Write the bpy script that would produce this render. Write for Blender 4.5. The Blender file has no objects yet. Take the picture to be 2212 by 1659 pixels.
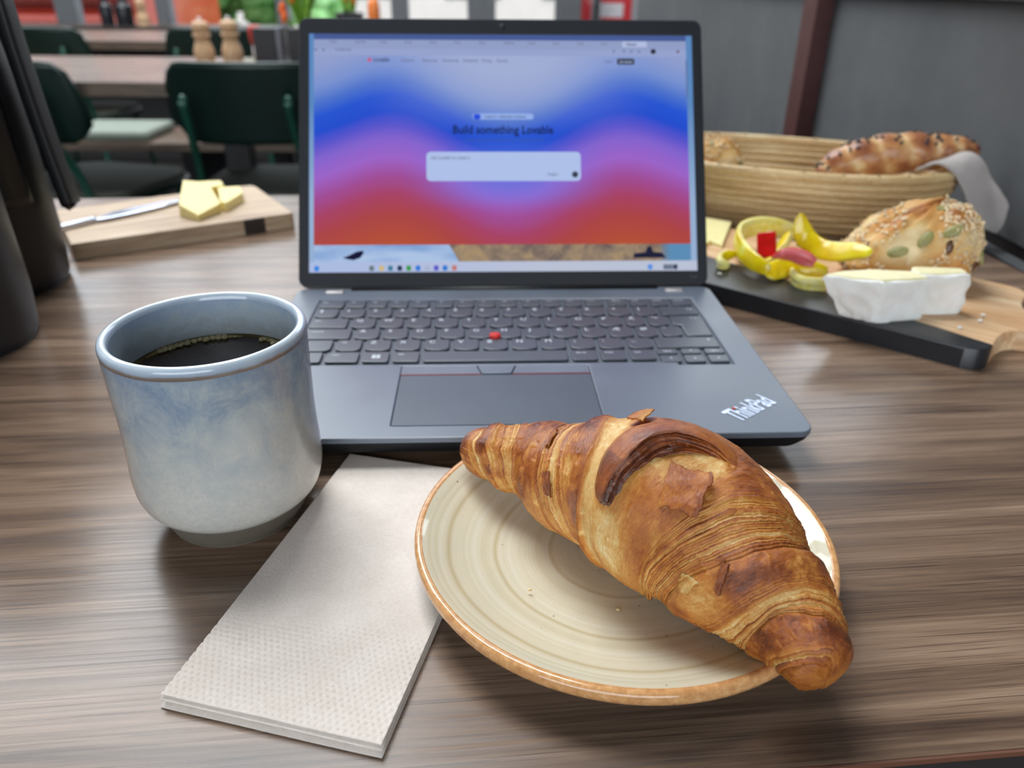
import bpy, bmesh, math, random
import numpy as np
from mathutils import Vector, Matrix
R_ = random.Random(7)
S = bpy.context.scene
COL = S.collection

# ------------------------------------------------------------------ camera, world, light, exposure
cam = bpy.data.cameras.new('camera')
camo = bpy.data.objects.new('camera', cam)
COL.objects.link(camo)
S.camera = camo
def cam_matrix(loc, yaw, pitch, roll):
    cy, sy, cp, sp = math.cos(yaw), math.sin(yaw), math.cos(pitch), math.sin(pitch)
    fwd = Vector((-sy*cp, cy*cp, -sp)); right = Vector((cy, sy, 0)); down = fwd.cross(right)
    cr, sr = math.cos(roll), math.sin(roll)
    r = right*cr + down*sr; d = -right*sr + down*cr
    m = Matrix((r, -d, -fwd)).transposed().to_4x4()
    m.translation = loc
    return m
camo.matrix_world = cam_matrix(Vector((-0.0183, -0.3441, 0.2314)), -0.04288, 0.48488, -0.008913)
cam.sensor_width = 36.0
cam.lens = 1663.0/2212*36
cam.clip_start = 0.02
cam.clip_end = 60
cam.dof.use_dof = True
cam.dof.focus_distance = 0.305
cam.dof.aperture_fstop = 9.5

W = bpy.data.worlds.new('overcast_sky')
S.world = W
W.use_nodes = True
bg = W.node_tree.nodes['Background']
bg.inputs[0].default_value = (0.84, 0.92, 1.0, 1)
bg.inputs[1].default_value = 4.0
vs = S.view_settings
vs.view_transform = 'Standard'; vs.look = 'None'; vs.exposure = 0.0; vs.gamma = 1.0; vs.use_curve_mapping = False
S.cycles.use_denoising = True
S.cycles.max_bounces = 8
S.cycles.sample_clamp_indirect = 8.0

ROOM = math.radians(-2.0)          # the room is turned two degrees from the laptop
def uv(u, v, z=0.0):
    return Vector((u*math.cos(ROOM) - v*math.sin(ROOM), u*math.sin(ROOM) + v*math.cos(ROOM), z))
CZ = 3.3                              # ceiling height above the table top
def area(name, u, v, z, sx, sy, rot, power=None, col=(0.93, 0.97, 1.0)):
    l = bpy.data.lights.new(name, 'AREA'); l.shape = 'RECTANGLE'; l.size = sx; l.size_y = sy
    if power is None: l.cycles.is_portal = True
    else: l.energy = power; l.color = col
    o = bpy.data.objects.new(name, l); COL.objects.link(o)
    o.location = uv(u, v, z); o.rotation_euler = (rot[0], rot[1], rot[2] + ROOM)
    return o
# roof windows, the last one unseen and added for diffuse top light: (u centre, v centre, width, depth, radiance)
ROOF = [(-2.25, 3.15, 3.50, 2.10, 9.5), (0.20, 3.66, 0.32, 0.60, 15.0), (-0.75, 1.35, 1.70, 0.95, 21.0)]
for u, v, sx, sy, L in ROOF:
    area('roof_window_and_fill_light', u, v, CZ-0.02, sx, sy, (0, 0, 0), L*math.pi*sx*sy)
area('window_portal', -1.0, 4.36, 1.5, 7.8, 3.1, (-math.pi/2, 0, 0))
area('rear_fill_light', -0.8, -3.4, 0.9, 4.0, 1.8, (math.pi/2, 0, 0), 1.1*math.pi*7.2)  # unseen fill light added behind the camera to brighten the front sides

# ------------------------------------------------------------------ helpers
def lin(c):
    if isinstance(c, str):
        c = [int(c[i:i+2], 16) for i in (0, 2, 4)]
    return tuple((x/255/12.92 if x/255 <= 0.04045 else ((x/255 + 0.055)/1.055)**2.4) for x in c) + (1.0,)

class NT:
    def __init__(s, name):
        s.m = bpy.data.materials.new(name); s.m.use_nodes = True
        s.t = s.m.node_tree; s.n = s.t.nodes; s.l = s.t.links
        s.b = s.n['Principled BSDF']; s.out = s.n['Material Output']
    def add(s, typ, **kw):
        n = s.n.new(typ)
        for k, v in kw.items(): setattr(n, k, v)
        return n
    def link(s, a, b): s.l.new(a, b)
    def set(s, name, v):
        if hasattr(v, 'is_output') or hasattr(v, 'links'): s.link(v, s.b.inputs[name])
        else: s.b.inputs[name].default_value = v
    def coord(s, kind='Object', scale=(1, 1, 1), rot=(0, 0, 0), loc=(0, 0, 0)):
        tc = s.add('ShaderNodeTexCoord'); mp = s.add('ShaderNodeMapping')
        s.link(tc.outputs[kind], mp.inputs[0])
        mp.inputs['Scale'].default_value = scale; mp.inputs['Rotation'].default_value = rot; mp.inputs['Location'].default_value = loc
        return mp.outputs[0]
    def noise(s, vec, scale, detail=4, rough=0.55, dist=0.0):
        n = s.add('ShaderNodeTexNoise')
        n.inputs['Scale'].default_value = scale; n.inputs['Detail'].default_value = detail
        n.inputs['Roughness'].default_value = rough; n.inputs['Distortion'].default_value = dist
        s.link(vec, n.inputs['Vector']); return n.outputs['Fac']
    def vor(s, vec, scale, out='Distance', **kw):
        n = s.add('ShaderNodeTexVoronoi', **kw); n.inputs['Scale'].default_value = scale
        s.link(vec, n.inputs['Vector']); return n.outputs[out]
    def ramp(s, fac, stops, interp='LINEAR'):
        n = s.add('ShaderNodeValToRGB'); s.link(fac, n.inputs[0]); e = n.color_ramp.elements
        n.color_ramp.interpolation = interp
        while len(e) < len(stops): e.new(0.5)
        for el, (p, c) in zip(e, stops):
            el.position = p; el.color = c if not isinstance(c, (int, float)) else (c, c, c, 1)
        return n.outputs[0]
    def math(s, op, a, b=None, clamp=False):
        n = s.add('ShaderNodeMath', operation=op, use_clamp=clamp)
        for i, x in enumerate((a, b)):
            if x is None: continue
            if isinstance(x, (int, float)): n.inputs[i].default_value = x
            else: s.link(x, n.inputs[i])
        return n.outputs[0]
    def mix(s, fac, a, b, mode='MIX'):
        n = s.add('ShaderNodeMix', data_type='RGBA', blend_type=mode)
        for sock, x in ((n.inputs[0], fac), (n.inputs[6], a), (n.inputs[7], b)):
            if isinstance(x, (int, float, tuple)): sock.default_value = x
            else: s.link(x, sock)
        return n.outputs[2]
    def sep(s, vec):
        n = s.add('ShaderNodeSeparateXYZ'); s.link(vec, n.inputs[0]); return n.outputs
    def bump(s, h, strength=0.3, dist=0.001):
        n = s.add('ShaderNodeBump'); n.inputs['Strength'].default_value = strength; n.inputs['Distance'].default_value = dist
        s.link(h, n.inputs['Height']); s.link(n.outputs[0], s.b.inputs['Normal']); return n

def simple(name, col, rough=0.5, metal=0.0, var=0.12, nscale=40, bump=0.0, spec=0.5, sub=0.0, coat=0.0, bdist=0.0005):
    k = NT(name); c = lin(col)
    v = k.coord()
    f = k.noise(v, nscale, 3)
    lo = tuple(x*(1-var) for x in c[:3]) + (1,); hi = tuple(min(1, x*(1+var)) for x in c[:3]) + (1,)
    k.set('Base Color', k.ramp(f, [(0.3, lo), (0.7, hi)]))
    k.set('Roughness', rough); k.set('Metallic', metal); k.set('Specular IOR Level', spec)
    if sub: k.set('Subsurface Weight', sub); k.set('Subsurface Radius', (0.006, 0.004, 0.002)); k.set('Subsurface Scale', 1.0)
    if coat: k.set('Coat Weight', coat); k.set('Coat Roughness', 0.05)
    if bump: k.bump(f, bump, bdist)
    return k.m

def emit(name, col, strength=1.0):
    k = NT(name); k.n.remove(k.b)
    e = k.add('ShaderNodeEmission'); e.inputs[0].default_value = lin(col); e.inputs[1].default_value = strength
    k.link(e.outputs[0], k.out.inputs[0]); return k.m

def mesh(name, V, F, mats, smooth=True, idx=None, attr=None):
    me = bpy.data.meshes.new(name)
    V = np.asarray(V, dtype=np.float32)
    if isinstance(F, np.ndarray):
        nf, k = F.shape
        me.vertices.add(len(V)); me.vertices.foreach_set('co', V.ravel())
        me.loops.add(nf*k); me.loops.foreach_set('vertex_index', F.astype(np.int32).ravel())
        me.polygons.add(nf); me.polygons.foreach_set('loop_start', np.arange(0, nf*k, k, dtype=np.int32))
        me.update(calc_edges=True); me.validate()
    else:
        me.from_pydata([tuple(map(float, v)) for v in V], [], [tuple(f) for f in F])
    if not isinstance(mats, (list, tuple)): mats = [mats]
    for m in mats: me.materials.append(m)
    if idx is not None: me.polygons.foreach_set('material_index', np.asarray(idx, dtype=np.int32))
    me.polygons.foreach_set('use_smooth', np.full(len(me.polygons), bool(smooth)))
    if attr:
        for k, a in attr.items():
            at = me.attributes.new(k, 'FLOAT', 'POINT'); at.data.foreach_set('value', np.asarray(a, dtype=np.float32).ravel())
    me.update()
    return me

def fixn(me):
    b = bmesh.new(); b.from_mesh(me); bmesh.ops.recalc_face_normals(b, faces=b.faces); b.to_mesh(me); b.free(); return me

def obj(name, me, parent=None, loc=(0, 0, 0), rot=(0, 0, 0), M=None, sharp=None):
    o = bpy.data.objects.new(name, me); COL.objects.link(o)
    if M is not None: o.matrix_local = M
    else: o.location = loc; o.rotation_euler = rot
    if parent: o.parent = parent
    if sharp is not None:
        try: me.set_sharp_from_angle(angle=math.radians(sharp))
        except Exception: pass
    return o

def tag(o, label=None, cat=None, group=None, kind=None):
    for k, v in (('label', label), ('category', cat), ('group', group), ('kind', kind)):
        if v: o[k] = v
    return o

def thing(name, label, cat, loc=(0, 0, 0), rotz=0.0, group=None):
    o = bpy.data.objects.new(name, None); COL.objects.link(o)
    o.empty_display_size = 0.02; o.location = loc; o.rotation_euler = (0, 0, rotz)
    return tag(o, label, cat, group)

def copy_tree(o, parent=None):
    c = o.copy(); COL.objects.link(c); c.parent = parent
    for ch in list(o.children): copy_tree(ch, c)
    return c

def bm_mesh(name, b, mat, smooth=True, sharp=40, flat=False):
    bmesh.ops.recalc_face_normals(b, faces=b.faces); b.normal_update()
    fl_ = [max(abs(c_) for c_ in f.normal) > 0.9999 for f in b.faces] if flat else None
    me = bpy.data.meshes.new(name); b.to_mesh(me); b.free()
    for m in (mat if isinstance(mat, (list, tuple)) else [mat]): me.materials.append(m)
    me.polygons.foreach_set('use_smooth', np.full(len(me.polygons), bool(smooth)))
    if smooth:
        try: me.set_sharp_from_angle(angle=math.radians(sharp))
        except Exception: pass
    if fl_:
        for p_, q in zip(me.polygons, fl_): p_.use_smooth = not q
    me.update(); return me

def boxm(name, x0, x1, y0, y1, z0, z1, mat, bev=0.0, seg=2):
    b = bmesh.new(); bmesh.ops.create_cube(b, size=1)
    for v in b.verts: v.co = Vector(((x0+x1)/2 + v.co.x*(x1-x0), (y0+y1)/2 + v.co.y*(y1-y0), (z0+z1)/2 + v.co.z*(z1-z0)))
    if bev: bmesh.ops.bevel(b, geom=b.edges[:] + b.verts[:], offset=bev, segments=seg, profile=0.5, affect='EDGES')
    return bm_mesh(name, b, mat, flat=True)

def rrect(w, h, r, n=5, cx=0, cy=0):
    P = []
    for sx, sy, a0 in ((1, 1, 0), (-1, 1, 90), (-1, -1, 180), (1, -1, 270)):
        for i in range(n+1):
            a = math.radians(a0 + 90*i/n)
            P.append((cx + sx*(w/2-r) + r*math.cos(a), cy + sy*(h/2-r) + r*math.sin(a)))
    return P

def prismm(name, poly, z0, z1, mat, bev=0.0, seg=2, holes=(), bevel_bottom=False):
    b = bmesh.new(); edges = []
    for loop in [poly] + list(holes):
        vs_ = [b.verts.new((x, y, z1)) for x, y in loop]
        for i in range(len(vs_)): edges.append(b.edges.new((vs_[i], vs_[(i+1) % len(vs_)])))
    if holes:
        bmesh.ops.triangle_fill(b, use_beauty=True, use_dissolve=False, edges=edges)
        top = b.faces[:]
    else:
        top = [b.faces.new(b.verts[:])]
    r = bmesh.ops.extrude_face_region(b, geom=top)
    nv = [g for g in r['geom'] if isinstance(g, bmesh.types.BMVert)]
    for v in nv: v.co.z = z0
    bmesh.ops.recalc_face_normals(b, faces=b.faces)
    if bev:
        es = [e for e in b.edges if (all(abs(v.co.z-z1) < 1e-7 for v in e.verts) or (bevel_bottom and all(abs(v.co.z-z0) < 1e-7 for v in e.verts))) and e.calc_face_angle(0) > 0.6]
        bmesh.ops.bevel(b, geom=es, offset=bev, segments=seg, profile=0.5, affect='EDGES')
    return bm_mesh(name, b, mat, flat=True)

def lathem(name, prof, n, mat, smooth=True):
    P = np.array(prof, float); k = len(P)
    a = np.linspace(0, 2*np.pi, n, endpoint=False)
    V = np.stack([P[:, 0][None]*np.cos(a)[:, None], P[:, 0][None]*np.sin(a)[:, None], np.broadcast_to(P[:, 1], (n, k))], -1).reshape(-1, 3)
    i, j = np.meshgrid(np.arange(n), np.arange(k-1), indexing='ij')
    F = np.stack([i*k+j, ((i+1) % n)*k+j, ((i+1) % n)*k+j+1, i*k+j+1], -1).reshape(-1, 4)
    me = mesh(name, V, F, mat, smooth)
    b = bmesh.new(); b.from_mesh(me); bmesh.ops.remove_doubles(b, verts=b.verts, dist=1e-6)
    bmesh.ops.recalc_face_normals(b, faces=b.faces); b.to_mesh(me); b.free()
    return me

def smooth_path(P, n, closed=False):
    P = np.array(P, float); k = len(P); out = []
    if closed: idx = lambda i: P[i % k]
    else: idx = lambda i: P[i] if 0 <= i < k else (2*P[0]-P[1] if i < 0 else 2*P[-1]-P[-2])
    m = k if closed else k-1
    for t in np.linspace(0, m, n, endpoint=not closed):
        i = min(int(t), m-1); f = t-i
        a, b, c, d = idx(i-1), idx(i), idx(i+1), idx(i+2)
        out.append(0.5*(2*b + (c-a)*f + (2*a-5*b+4*c-d)*f*f + (3*b-a-3*c+d)*f**3))
    return np.array(out)

def sweepm(name, path, sec, mat, up=(0, 0, 1), closed=False, scale=None, cap=True, twist=None, smooth=True):
    """sec: list of (a, b): a along side, b along up-ish."""
    P = np.array(path, float); n = len(P); sec = np.array(sec, float); k = len(sec)
    T = np.roll(P, -1, 0) - np.roll(P, 1, 0)
    if not closed: T[0] = P[1]-P[0]; T[-1] = P[-1]-P[-2]
    T /= np.linalg.norm(T, axis=1, keepdims=True) + 1e-12
    U = np.broadcast_to(np.array(up, float), P.shape) if np.ndim(up) == 1 else np.array(up)
    A = np.cross(T, U); A /= np.linalg.norm(A, axis=1, keepdims=True) + 1e-12
    B = np.cross(A, T)
    if twist is not None:
        tw = np.array(twist)[:, None]; A, B = A*np.cos(tw)+B*np.sin(tw), -A*np.sin(tw)+B*np.cos(tw)
    sc = np.ones(n) if scale is None else np.array(scale)
    V = (P[:, None] + sc[:, None, None]*(sec[None, :, :1]*A[:, None] + sec[None, :, 1:2]*B[:, None])).reshape(-1, 3)
    F = []
    for i in range(n if closed else n-1):
        i2 = (i+1) % n
        for j in range(k):
            j2 = (j+1) % k
            F.append((i*k+j, i*k+j2, i2*k+j2, i2*k+j))
    if cap and not closed:
        F.append(tuple(range(k-1, -1, -1))); F.append(tuple((n-1)*k+j for j in range(k)))
    return fixn(mesh(name, V, F, mat, smooth))

def circ(r, n=10, rx=None):
    return [((rx or r)*math.cos(2*math.pi*i/n), r*math.sin(2*math.pi*i/n)) for i in range(n)]

def ballm(name, r, mat, sx=1, sy=1, sz=1, sub=2):
    b = bmesh.new(); bmesh.ops.create_icosphere(b, subdivisions=sub, radius=r)
    for v in b.verts: v.co = Vector((v.co.x*sx, v.co.y*sy, v.co.z*sz))
    return bm_mesh(name, b, mat, sharp=180)

def gridm(name, P, mat, thick=0.0, smooth=True, attr=None):
    """P: (n, m, 3) control points -> surface; thick adds a second skin."""
    P = np.asarray(P, float); n, m = P.shape[:2]
    i, j = np.meshgrid(np.arange(n-1), np.arange(m-1), indexing='ij')
    F = np.stack([i*m+j, (i+1)*m+j, (i+1)*m+j+1, i*m+j+1], -1).reshape(-1, 4)
    V = P.reshape(-1, 3)
    if thick:
        du = np.gradient(P, axis=0); dv = np.gradient(P, axis=1); N = np.cross(du, dv)
        N /= np.linalg.norm(N, axis=-1, keepdims=True) + 1e-12
        V2 = (P - N*thick).reshape(-1, 3); k = n*m
        rim = [i*m for i in range(n)] + [(n-1)*m+j for j in range(1, m)] + [i*m+m-1 for i in range(n-2, -1, -1)] + [j for j in range(m-2, 0, -1)]
        E = np.array([(rim[a], rim[(a+1) % len(rim)], rim[(a+1) % len(rim)]+k, rim[a]+k) for a in range(len(rim))])
        F = np.concatenate([F, F[:, ::-1]+k, E]); V = np.concatenate([V, V2])
    return fixn(mesh(name, V, F, mat, smooth))

def catmull_grid(C, n, m):
    C = np.array(C, float)
    A = np.stack([smooth_path(C[:, j], n) for j in range(C.shape[1])], 1)
    return np.stack([smooth_path(A[i], m) for i in range(n)], 0)

def textm(name, s, size, mat, sx=1.0, align='CENTER', extrude=0.0, res=2, bold=0.0):
    cu = bpy.data.curves.new(name, 'FONT'); cu.body = s; cu.size = size; cu.align_x = align; cu.align_y = 'CENTER'
    cu.resolution_u = res; cu.extrude = extrude; cu.offset = bold*size
    o = bpy.data.objects.new(name, cu); COL.objects.link(o)
    me = bpy.data.meshes.new_from_object(o.evaluated_get(bpy.context.evaluated_depsgraph_get()))
    bpy.data.objects.remove(o); bpy.data.curves.remove(cu)
    me.name = name; me.materials.clear(); me.materials.append(mat)
    if sx != 1.0: me.transform(Matrix.Diagonal((sx, 1, 1, 1)))
    return me

def vnoise(x, y, z, seed=0):
    xi, yi, zi = np.floor(x).astype(np.int64), np.floor(y).astype(np.int64), np.floor(z).astype(np.int64)
    fx, fy, fz = x-xi, y-yi, z-zi
    w = lambda t: t*t*(3-2*t)
    fx, fy, fz = w(fx), w(fy), w(fz)
    def h(a, b, c):
        v = (a*73856093 ^ b*19349663 ^ c*83492791 ^ (seed*2654435761)) & 0xffffffff
        v = (v ^ (v >> 13))*1274126177 & 0xffffffff
        return ((v ^ (v >> 16)) & 0xffff)/65535.0
    r = 0
    for dx in (0, 1):
        for dy in (0, 1):
            for dz in (0, 1):
                r = r + h(xi+dx, yi+dy, zi+dz)*(fx if dx else 1-fx)*(fy if dy else 1-fy)*(fz if dz else 1-fz)
    return r*2-1
def fbm(x, y, z, oct=4, seed=0):
    r = 0; a = 1.0; t = 0
    for o in range(oct):
        r = r + a*vnoise(x*2**o, y*2**o, z*2**o, seed+o); t += a; a *= 0.5
    return r/t

# ------------------------------------------------------------------ shared materials
def wood(name, cols, axis_scale, rough=0.4, bump=0.25, bdist=0.0004, rot=0.0, fine=1.0, spec=0.5, mid=1.0, loc=(0, 0, 0), pore=0.0):
    """cols dark->light; grain runs along local X."""
    k = NT(name); sx, sy, sz = axis_scale
    v = k.coord('Object', (sx, sy, sz), (0, 0, rot), loc)
    big = k.noise(v, 1.0*mid, 5, 0.6, 1.2)
    v2 = k.coord('Object', (sx*1.5, sy*9, sz*9), (0, 0, rot), loc)
    fn = k.noise(v2, 1.4*fine, 4, 0.7, 0.3)
    f = k.math('ADD', k.math('MULTIPLY', big, 0.68), k.math('MULTIPLY', fn, 0.32))
    n = len(cols)
    pores = None
    if pore: pores = k.ramp(k.noise(k.coord('Object', (sx*6, sy*38, sz*38), (0, 0, rot), loc), 1.0, 2, 0.6), [(0.30, pore), (0.44, 0.0)])
    colr = (k.ramp(f, [(0.30+0.4*i/(n-1), lin(c)) for i, c in enumerate(cols)]))
    k.set('Base Color', k.mix(pores, colr, lin(cols[0])) if pore else colr)
    k.set('Roughness', k.ramp(fn, [(0.3, rough+0.10), (0.7, rough-0.05)])); k.set('Specular IOR Level', spec)
    k.bump(fn, bump, bdist)
    return k
TABLE = wood('walnut_laminate', ['392c25', '5a473a', '77604e', '907763', 'a68f79'], (2.6, 40, 40), 0.22, 0.18, 0.00014, spec=0.5, pore=0.75)
kk = TABLE; TABLE = kk.m
EDGE_BROWN = simple('brown_edge_strip', '6b4534', 0.5)
UNDER = simple('dark_board_underside', '2b2523', 0.6)
BLACK_METAL = simple('black_powder_coat', '15161a', 0.45)
BACKWOOD = wood('oak_grey_laminate', ['4a3f37', '605146', '75665a', '8a7a6c'], (3, 20, 20), 0.27, 0.05).m

# ------------------------------------------------------------------ the room
G_CONC = NT('grey_concrete_panel')
v = G_CONC.coord('Object', (1, 1, 1)); f1 = G_CONC.noise(v, 3.0, 6, 0.65, 0.4); f2 = G_CONC.noise(v, 26, 3)
G_CONC.set('Base Color', G_CONC.ramp(G_CONC.math('ADD', G_CONC.math('MULTIPLY', f1, 0.8), G_CONC.math('MULTIPLY', f2, 0.2)), [(0.3, lin('484a4d')), (0.55, lin('555759')), (0.75, lin('616365'))]))
G_CONC.set('Roughness', 0.7); G_CONC.bump(f2, 0.15, 0.001); G_CONC = G_CONC.m
DARKCAP = simple('black_steel_cap', '17181b', 0.5)
RUST = simple('oxide_red_steel', '4c2321', 0.5, var=0.2)
FLOORM = wood('dark_plank_floor', ['0d0b0a', '151210', '1e1917'], (1.5, 12, 12), 0.5).m
PLASTER = simple('grey_plaster', '8b8d90', 0.85)
CEILM = simple('dark_ceiling', '6a6c70', 0.8)
FRAME = simple('grey_window_frame', '5f6266', 0.5)
REARW = simple('warm_plaster', 'b9b2a6', 0.85)

def ubox(name, u0, u1, v0, v1, z0, z1, mat, bev=0.0, parent=None):
    me = boxm(name, u0, u1, v0, v1, z0, z1, mat, bev)
    o = obj(name, me, parent, rot=(0, 0, ROOM if parent is None else 0)); return o
FZ = -0.74
def struct(o): o['kind'] = 'structure'; return o
struct(ubox('floor', -5.2, 3.2, -4.2, 5.0, FZ-0.1, FZ, FLOORM))
struct(ubox('wall_left', -5.2, -5.0, -4.2, 5.0, FZ, CZ, PLASTER))
struct(ubox('wall_far_right', 3.0, 3.2, -4.2, 5.0, FZ, CZ, PLASTER))
# rear wall behind the camera, with one wide opening
rw = struct(bpy.data.objects.new('wall_rear', bpy.data.meshes.new('wall_rear'))); COL.objects.link(rw)
rw.rotation_euler = (0, 0, ROOM)
b = bmesh.new()
def addbox(b, x0, x1, y0, y1, z0, z1):
    g = bmesh.ops.create_cube(b, size=1)['verts']
    for v_ in g: v_.co = Vector(((x0+x1)/2 + v_.co.x*(x1-x0), (y0+y1)/2 + v_.co.y*(y1-y0), (z0+z1)/2 + v_.co.z*(z1-z0)))
for q in ((-5, -2.9, FZ, CZ), (1.3, 3, FZ, CZ), (-2.9, 1.3, FZ, -0.1), (-2.9, 1.3, 1.9, CZ)): addbox(b, q[0], q[1], -3.6, -3.45, q[2], q[3])
b.to_mesh(rw.data); b.free(); rw.data.materials.append(REARW)
struct(ubox('ceiling', -5.0, 3.0, -4.2, 5.0, CZ, CZ+0.15, CEILM))
for n, (u, v, sx, sy, L) in enumerate(ROOF):           # frames of the roof windows, the added fill one included
    rf = tag(bpy.data.objects.new('trim_%d' % (n+3), None), kind='structure'); COL.objects.link(rf); rf.rotation_euler = (0, 0, ROOM)
    for x0, x1, y0, y1 in ((u-sx/2-0.06, u-sx/2, v-sy/2-0.06, v+sy/2+0.06), (u+sx/2, u+sx/2+0.06, v-sy/2-0.06, v+sy/2+0.06), (u-sx/2, u+sx/2, v-sy/2-0.06, v-sy/2), (u-sx/2, u+sx/2, v+sy/2, v+sy/2+0.06)):
        obj('frame_bar', boxm('frame_bar', x0, x1, y0, y1, CZ-0.05, CZ, FRAME, 0.003), rf)
    nb = max(1, int(sx/0.6))
    for q in range(nb):
        x = u-sx/2+(q+1)*sx/(nb+1); obj('glazing_bar', boxm('glazing_bar', x-0.015, x+0.015, v-sy/2, v+sy/2, CZ-0.05, CZ-0.03, FRAME, 0.003), rf)
# right partition: ledge, concrete panels, oxide-red post, black cap
WU = 0.497
wr = struct(bpy.data.objects.new('wall_right', None)); COL.objects.link(wr); wr.rotation_euler = (0, 0, ROOM)
for a, c, z0 in ((0.02, 0.63, 0.003), (0.63, 0.985, FZ), (1.0, 2.99, FZ)):
    o = obj('concrete_panel', boxm('concrete_panel', WU, WU+0.06, a, c, z0, 0.214, G_CONC), wr)
obj('lower_panel', boxm('lower_panel', WU+0.004, WU+0.06, 0.02, 0.63, FZ, 0.0, UNDER), wr)
obj('cap_rail', boxm('cap_rail', WU-0.012, WU+0.07, 0.02, 2.99, 0.214, 0.236, DARKCAP, 0.002), wr)
po = bpy.data.objects.new('steel_post', bpy.data.meshes.new('steel_post')); COL.objects.link(po); po.parent = wr
b = bmesh.new()
addbox(b, WU-0.028, WU-0.001, 0.975, 1.035, FZ, CZ)
b.to_mesh(po.data); b.free(); po.data.materials.append(RUST)
struct(ubox('trim_1', 0.475, WU-0.005, 0.255, 0.63, -0.05, -0.006, G_CONC, 0.001))

# back wall: sill, posts and window openings
BV = 4.40
struct(ubox('wall_back', -5.0, 3.0, BV, BV+0.2, FZ, -0.03, simple('dark_grey_plaster', '2f2f31', 0.8)))
struct(ubox('trim_2', -5.0, 0.95, BV-0.22, BV+0.06, -0.045, -0.012, simple('dark_wood_sill', '3c322d', 0.5)))
struct(ubox('wall_back_top', -5.0, 3.0, BV, BV+0.2, 3.1, CZ, PLASTER))
struct(ubox('wall_back_right', 0.705, 3.0, BV, BV+0.2, -0.03, 0.62, PLASTER))
GLASS = NT('window_glass'); GLASS.n.remove(GLASS.b)
tb = GLASS.add('ShaderNodeBsdfTransparent'); gl = GLASS.add('ShaderNodeBsdfGlossy'); gl.inputs['Roughness'].default_value = 0.02
mx = GLASS.add('ShaderNodeMixShader'); fr = GLASS.add('ShaderNodeFresnel'); fr.inputs[0].default_value = 1.2
GLASS.link(fr.outputs[0], mx.inputs[0]); GLASS.link(tb.outputs[0], mx.inputs[1]); GLASS.link(gl.outputs[0], mx.inputs[2]); GLASS.link(mx.outputs[0], GLASS.out.inputs[0]); GLASS = GLASS.m
panes = [(-4.9, -3.6), (-3.55, -2.53), (-2.42, -1.97), (-1.90, -1.30), (-1.24, -0.66), (-0.57, -0.235), (-0.08, 0.255), (0.40, 0.70), (0.80, 2.9)]
prev = -5.0
for n, (a, c) in enumerate(panes):
    w = tag(bpy.data.objects.new('window_%d' % (n+1), None), kind='structure'); COL.objects.link(w); w.rotation_euler = (0, 0, ROOM)
    zb = -0.03 if n < 8 else 0.62
    obj('mullion', boxm('mullion', prev, a, BV+0.02, BV+0.12, zb, 3.1, FRAME, 0.004), w)
    obj('glass_pane', boxm('glass_pane', a, c, BV+0.06, BV+0.066, zb, 3.1, GLASS), w)
    prev = c
# the street outside
struct(ubox('ground_outside', -14, 10, BV+0.3, 24, -1.0, -0.8, simple('grey_asphalt', '77797c', 0.9)))

# ------------------------------------------------------------------ the table in front
TR = math.radians(3.2)
t = thing('dining_table', 'near walnut laminate table carrying the laptop, mug and plate', 'table', (0, 0, FZ), TR)
T1, T0, TF, TB = 0.486, -0.75, -0.185, 0.598
Zt = -FZ
obj('tabletop', boxm('tabletop', T0, T1, TF, TB, Zt-0.028, Zt, TABLE, 0.0012, 2), t)
obj('edge_strip', boxm('edge_strip', T0+0.001, T1-0.001, TF-0.0010, TF, Zt-0.0030, Zt-0.0006, EDGE_BROWN), t)
obj('edge_band', boxm('edge_band', T0+0.001, T1-0.001, TF-0.0010, TF, Zt-0.0275, Zt-0.0031, UNDER), t)
obj('edge_strip', boxm('edge_strip', T1, T1+0.0012, TF+0.001, TB-0.001, Zt-0.0275, Zt-0.0006, EDGE_BROWN), t)
for x in (-0.55, 0.3):
    obj('leg', boxm('leg', x-0.03, x+0.03, 0.17, 0.23, 0.012, Zt-0.028, BLACK_METAL, 0.003), t)
    obj('foot', boxm('foot', x-0.03, x+0.03, -0.08, 0.48, 0, 0.014, BLACK_METAL, 0.003), t)

# ------------------------------------------------------------------ laptop
CH = NT('graphite_shell'); v = CH.coord(); f = CH.noise(v, 900, 2); f2 = CH.noise(v, 14, 4)
CH.set('Base Color', CH.ramp(f2, [(0.35, lin('5c6673')), (0.7, lin('66707f'))])); CH.set('Roughness', CH.ramp(f2, [(0.35, 0.34), (0.65, 0.44)])); CH.set('Specular IOR Level', 0.9); CH.bump(f, 0.05, 0.0001); CH = CH.m
BASEM = simple('black_chassis', '121317', 0.5)
KEYM = simple('keycap_black', '454c56', 0.40, var=0.05, spec=0.8)
BEZ = simple('bezel_black', '22252b', 0.42, var=0.05)
LEG = simple('key_legend_white', 'cfd6de', 0.6)
SILV = simple('silver_badge', 'c9d4e6', 0.25, 0.6)
REDP = simple('red_rubber', 'd8322c', 0.7)
REDL = simple('red_line', '8a3a3c', 0.5)
SEAM = simple('dark_seam', '0b0d10', 0.6)
HINGE = simple('hinge_silver', 'c4c0bd', 0.35, 0.5)
lap = thing('laptop', 'open black laptop with a colourful web page on its screen', 'laptop')
LW, LD, LZ = 0.3179, 0.2195, 0.019
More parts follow.
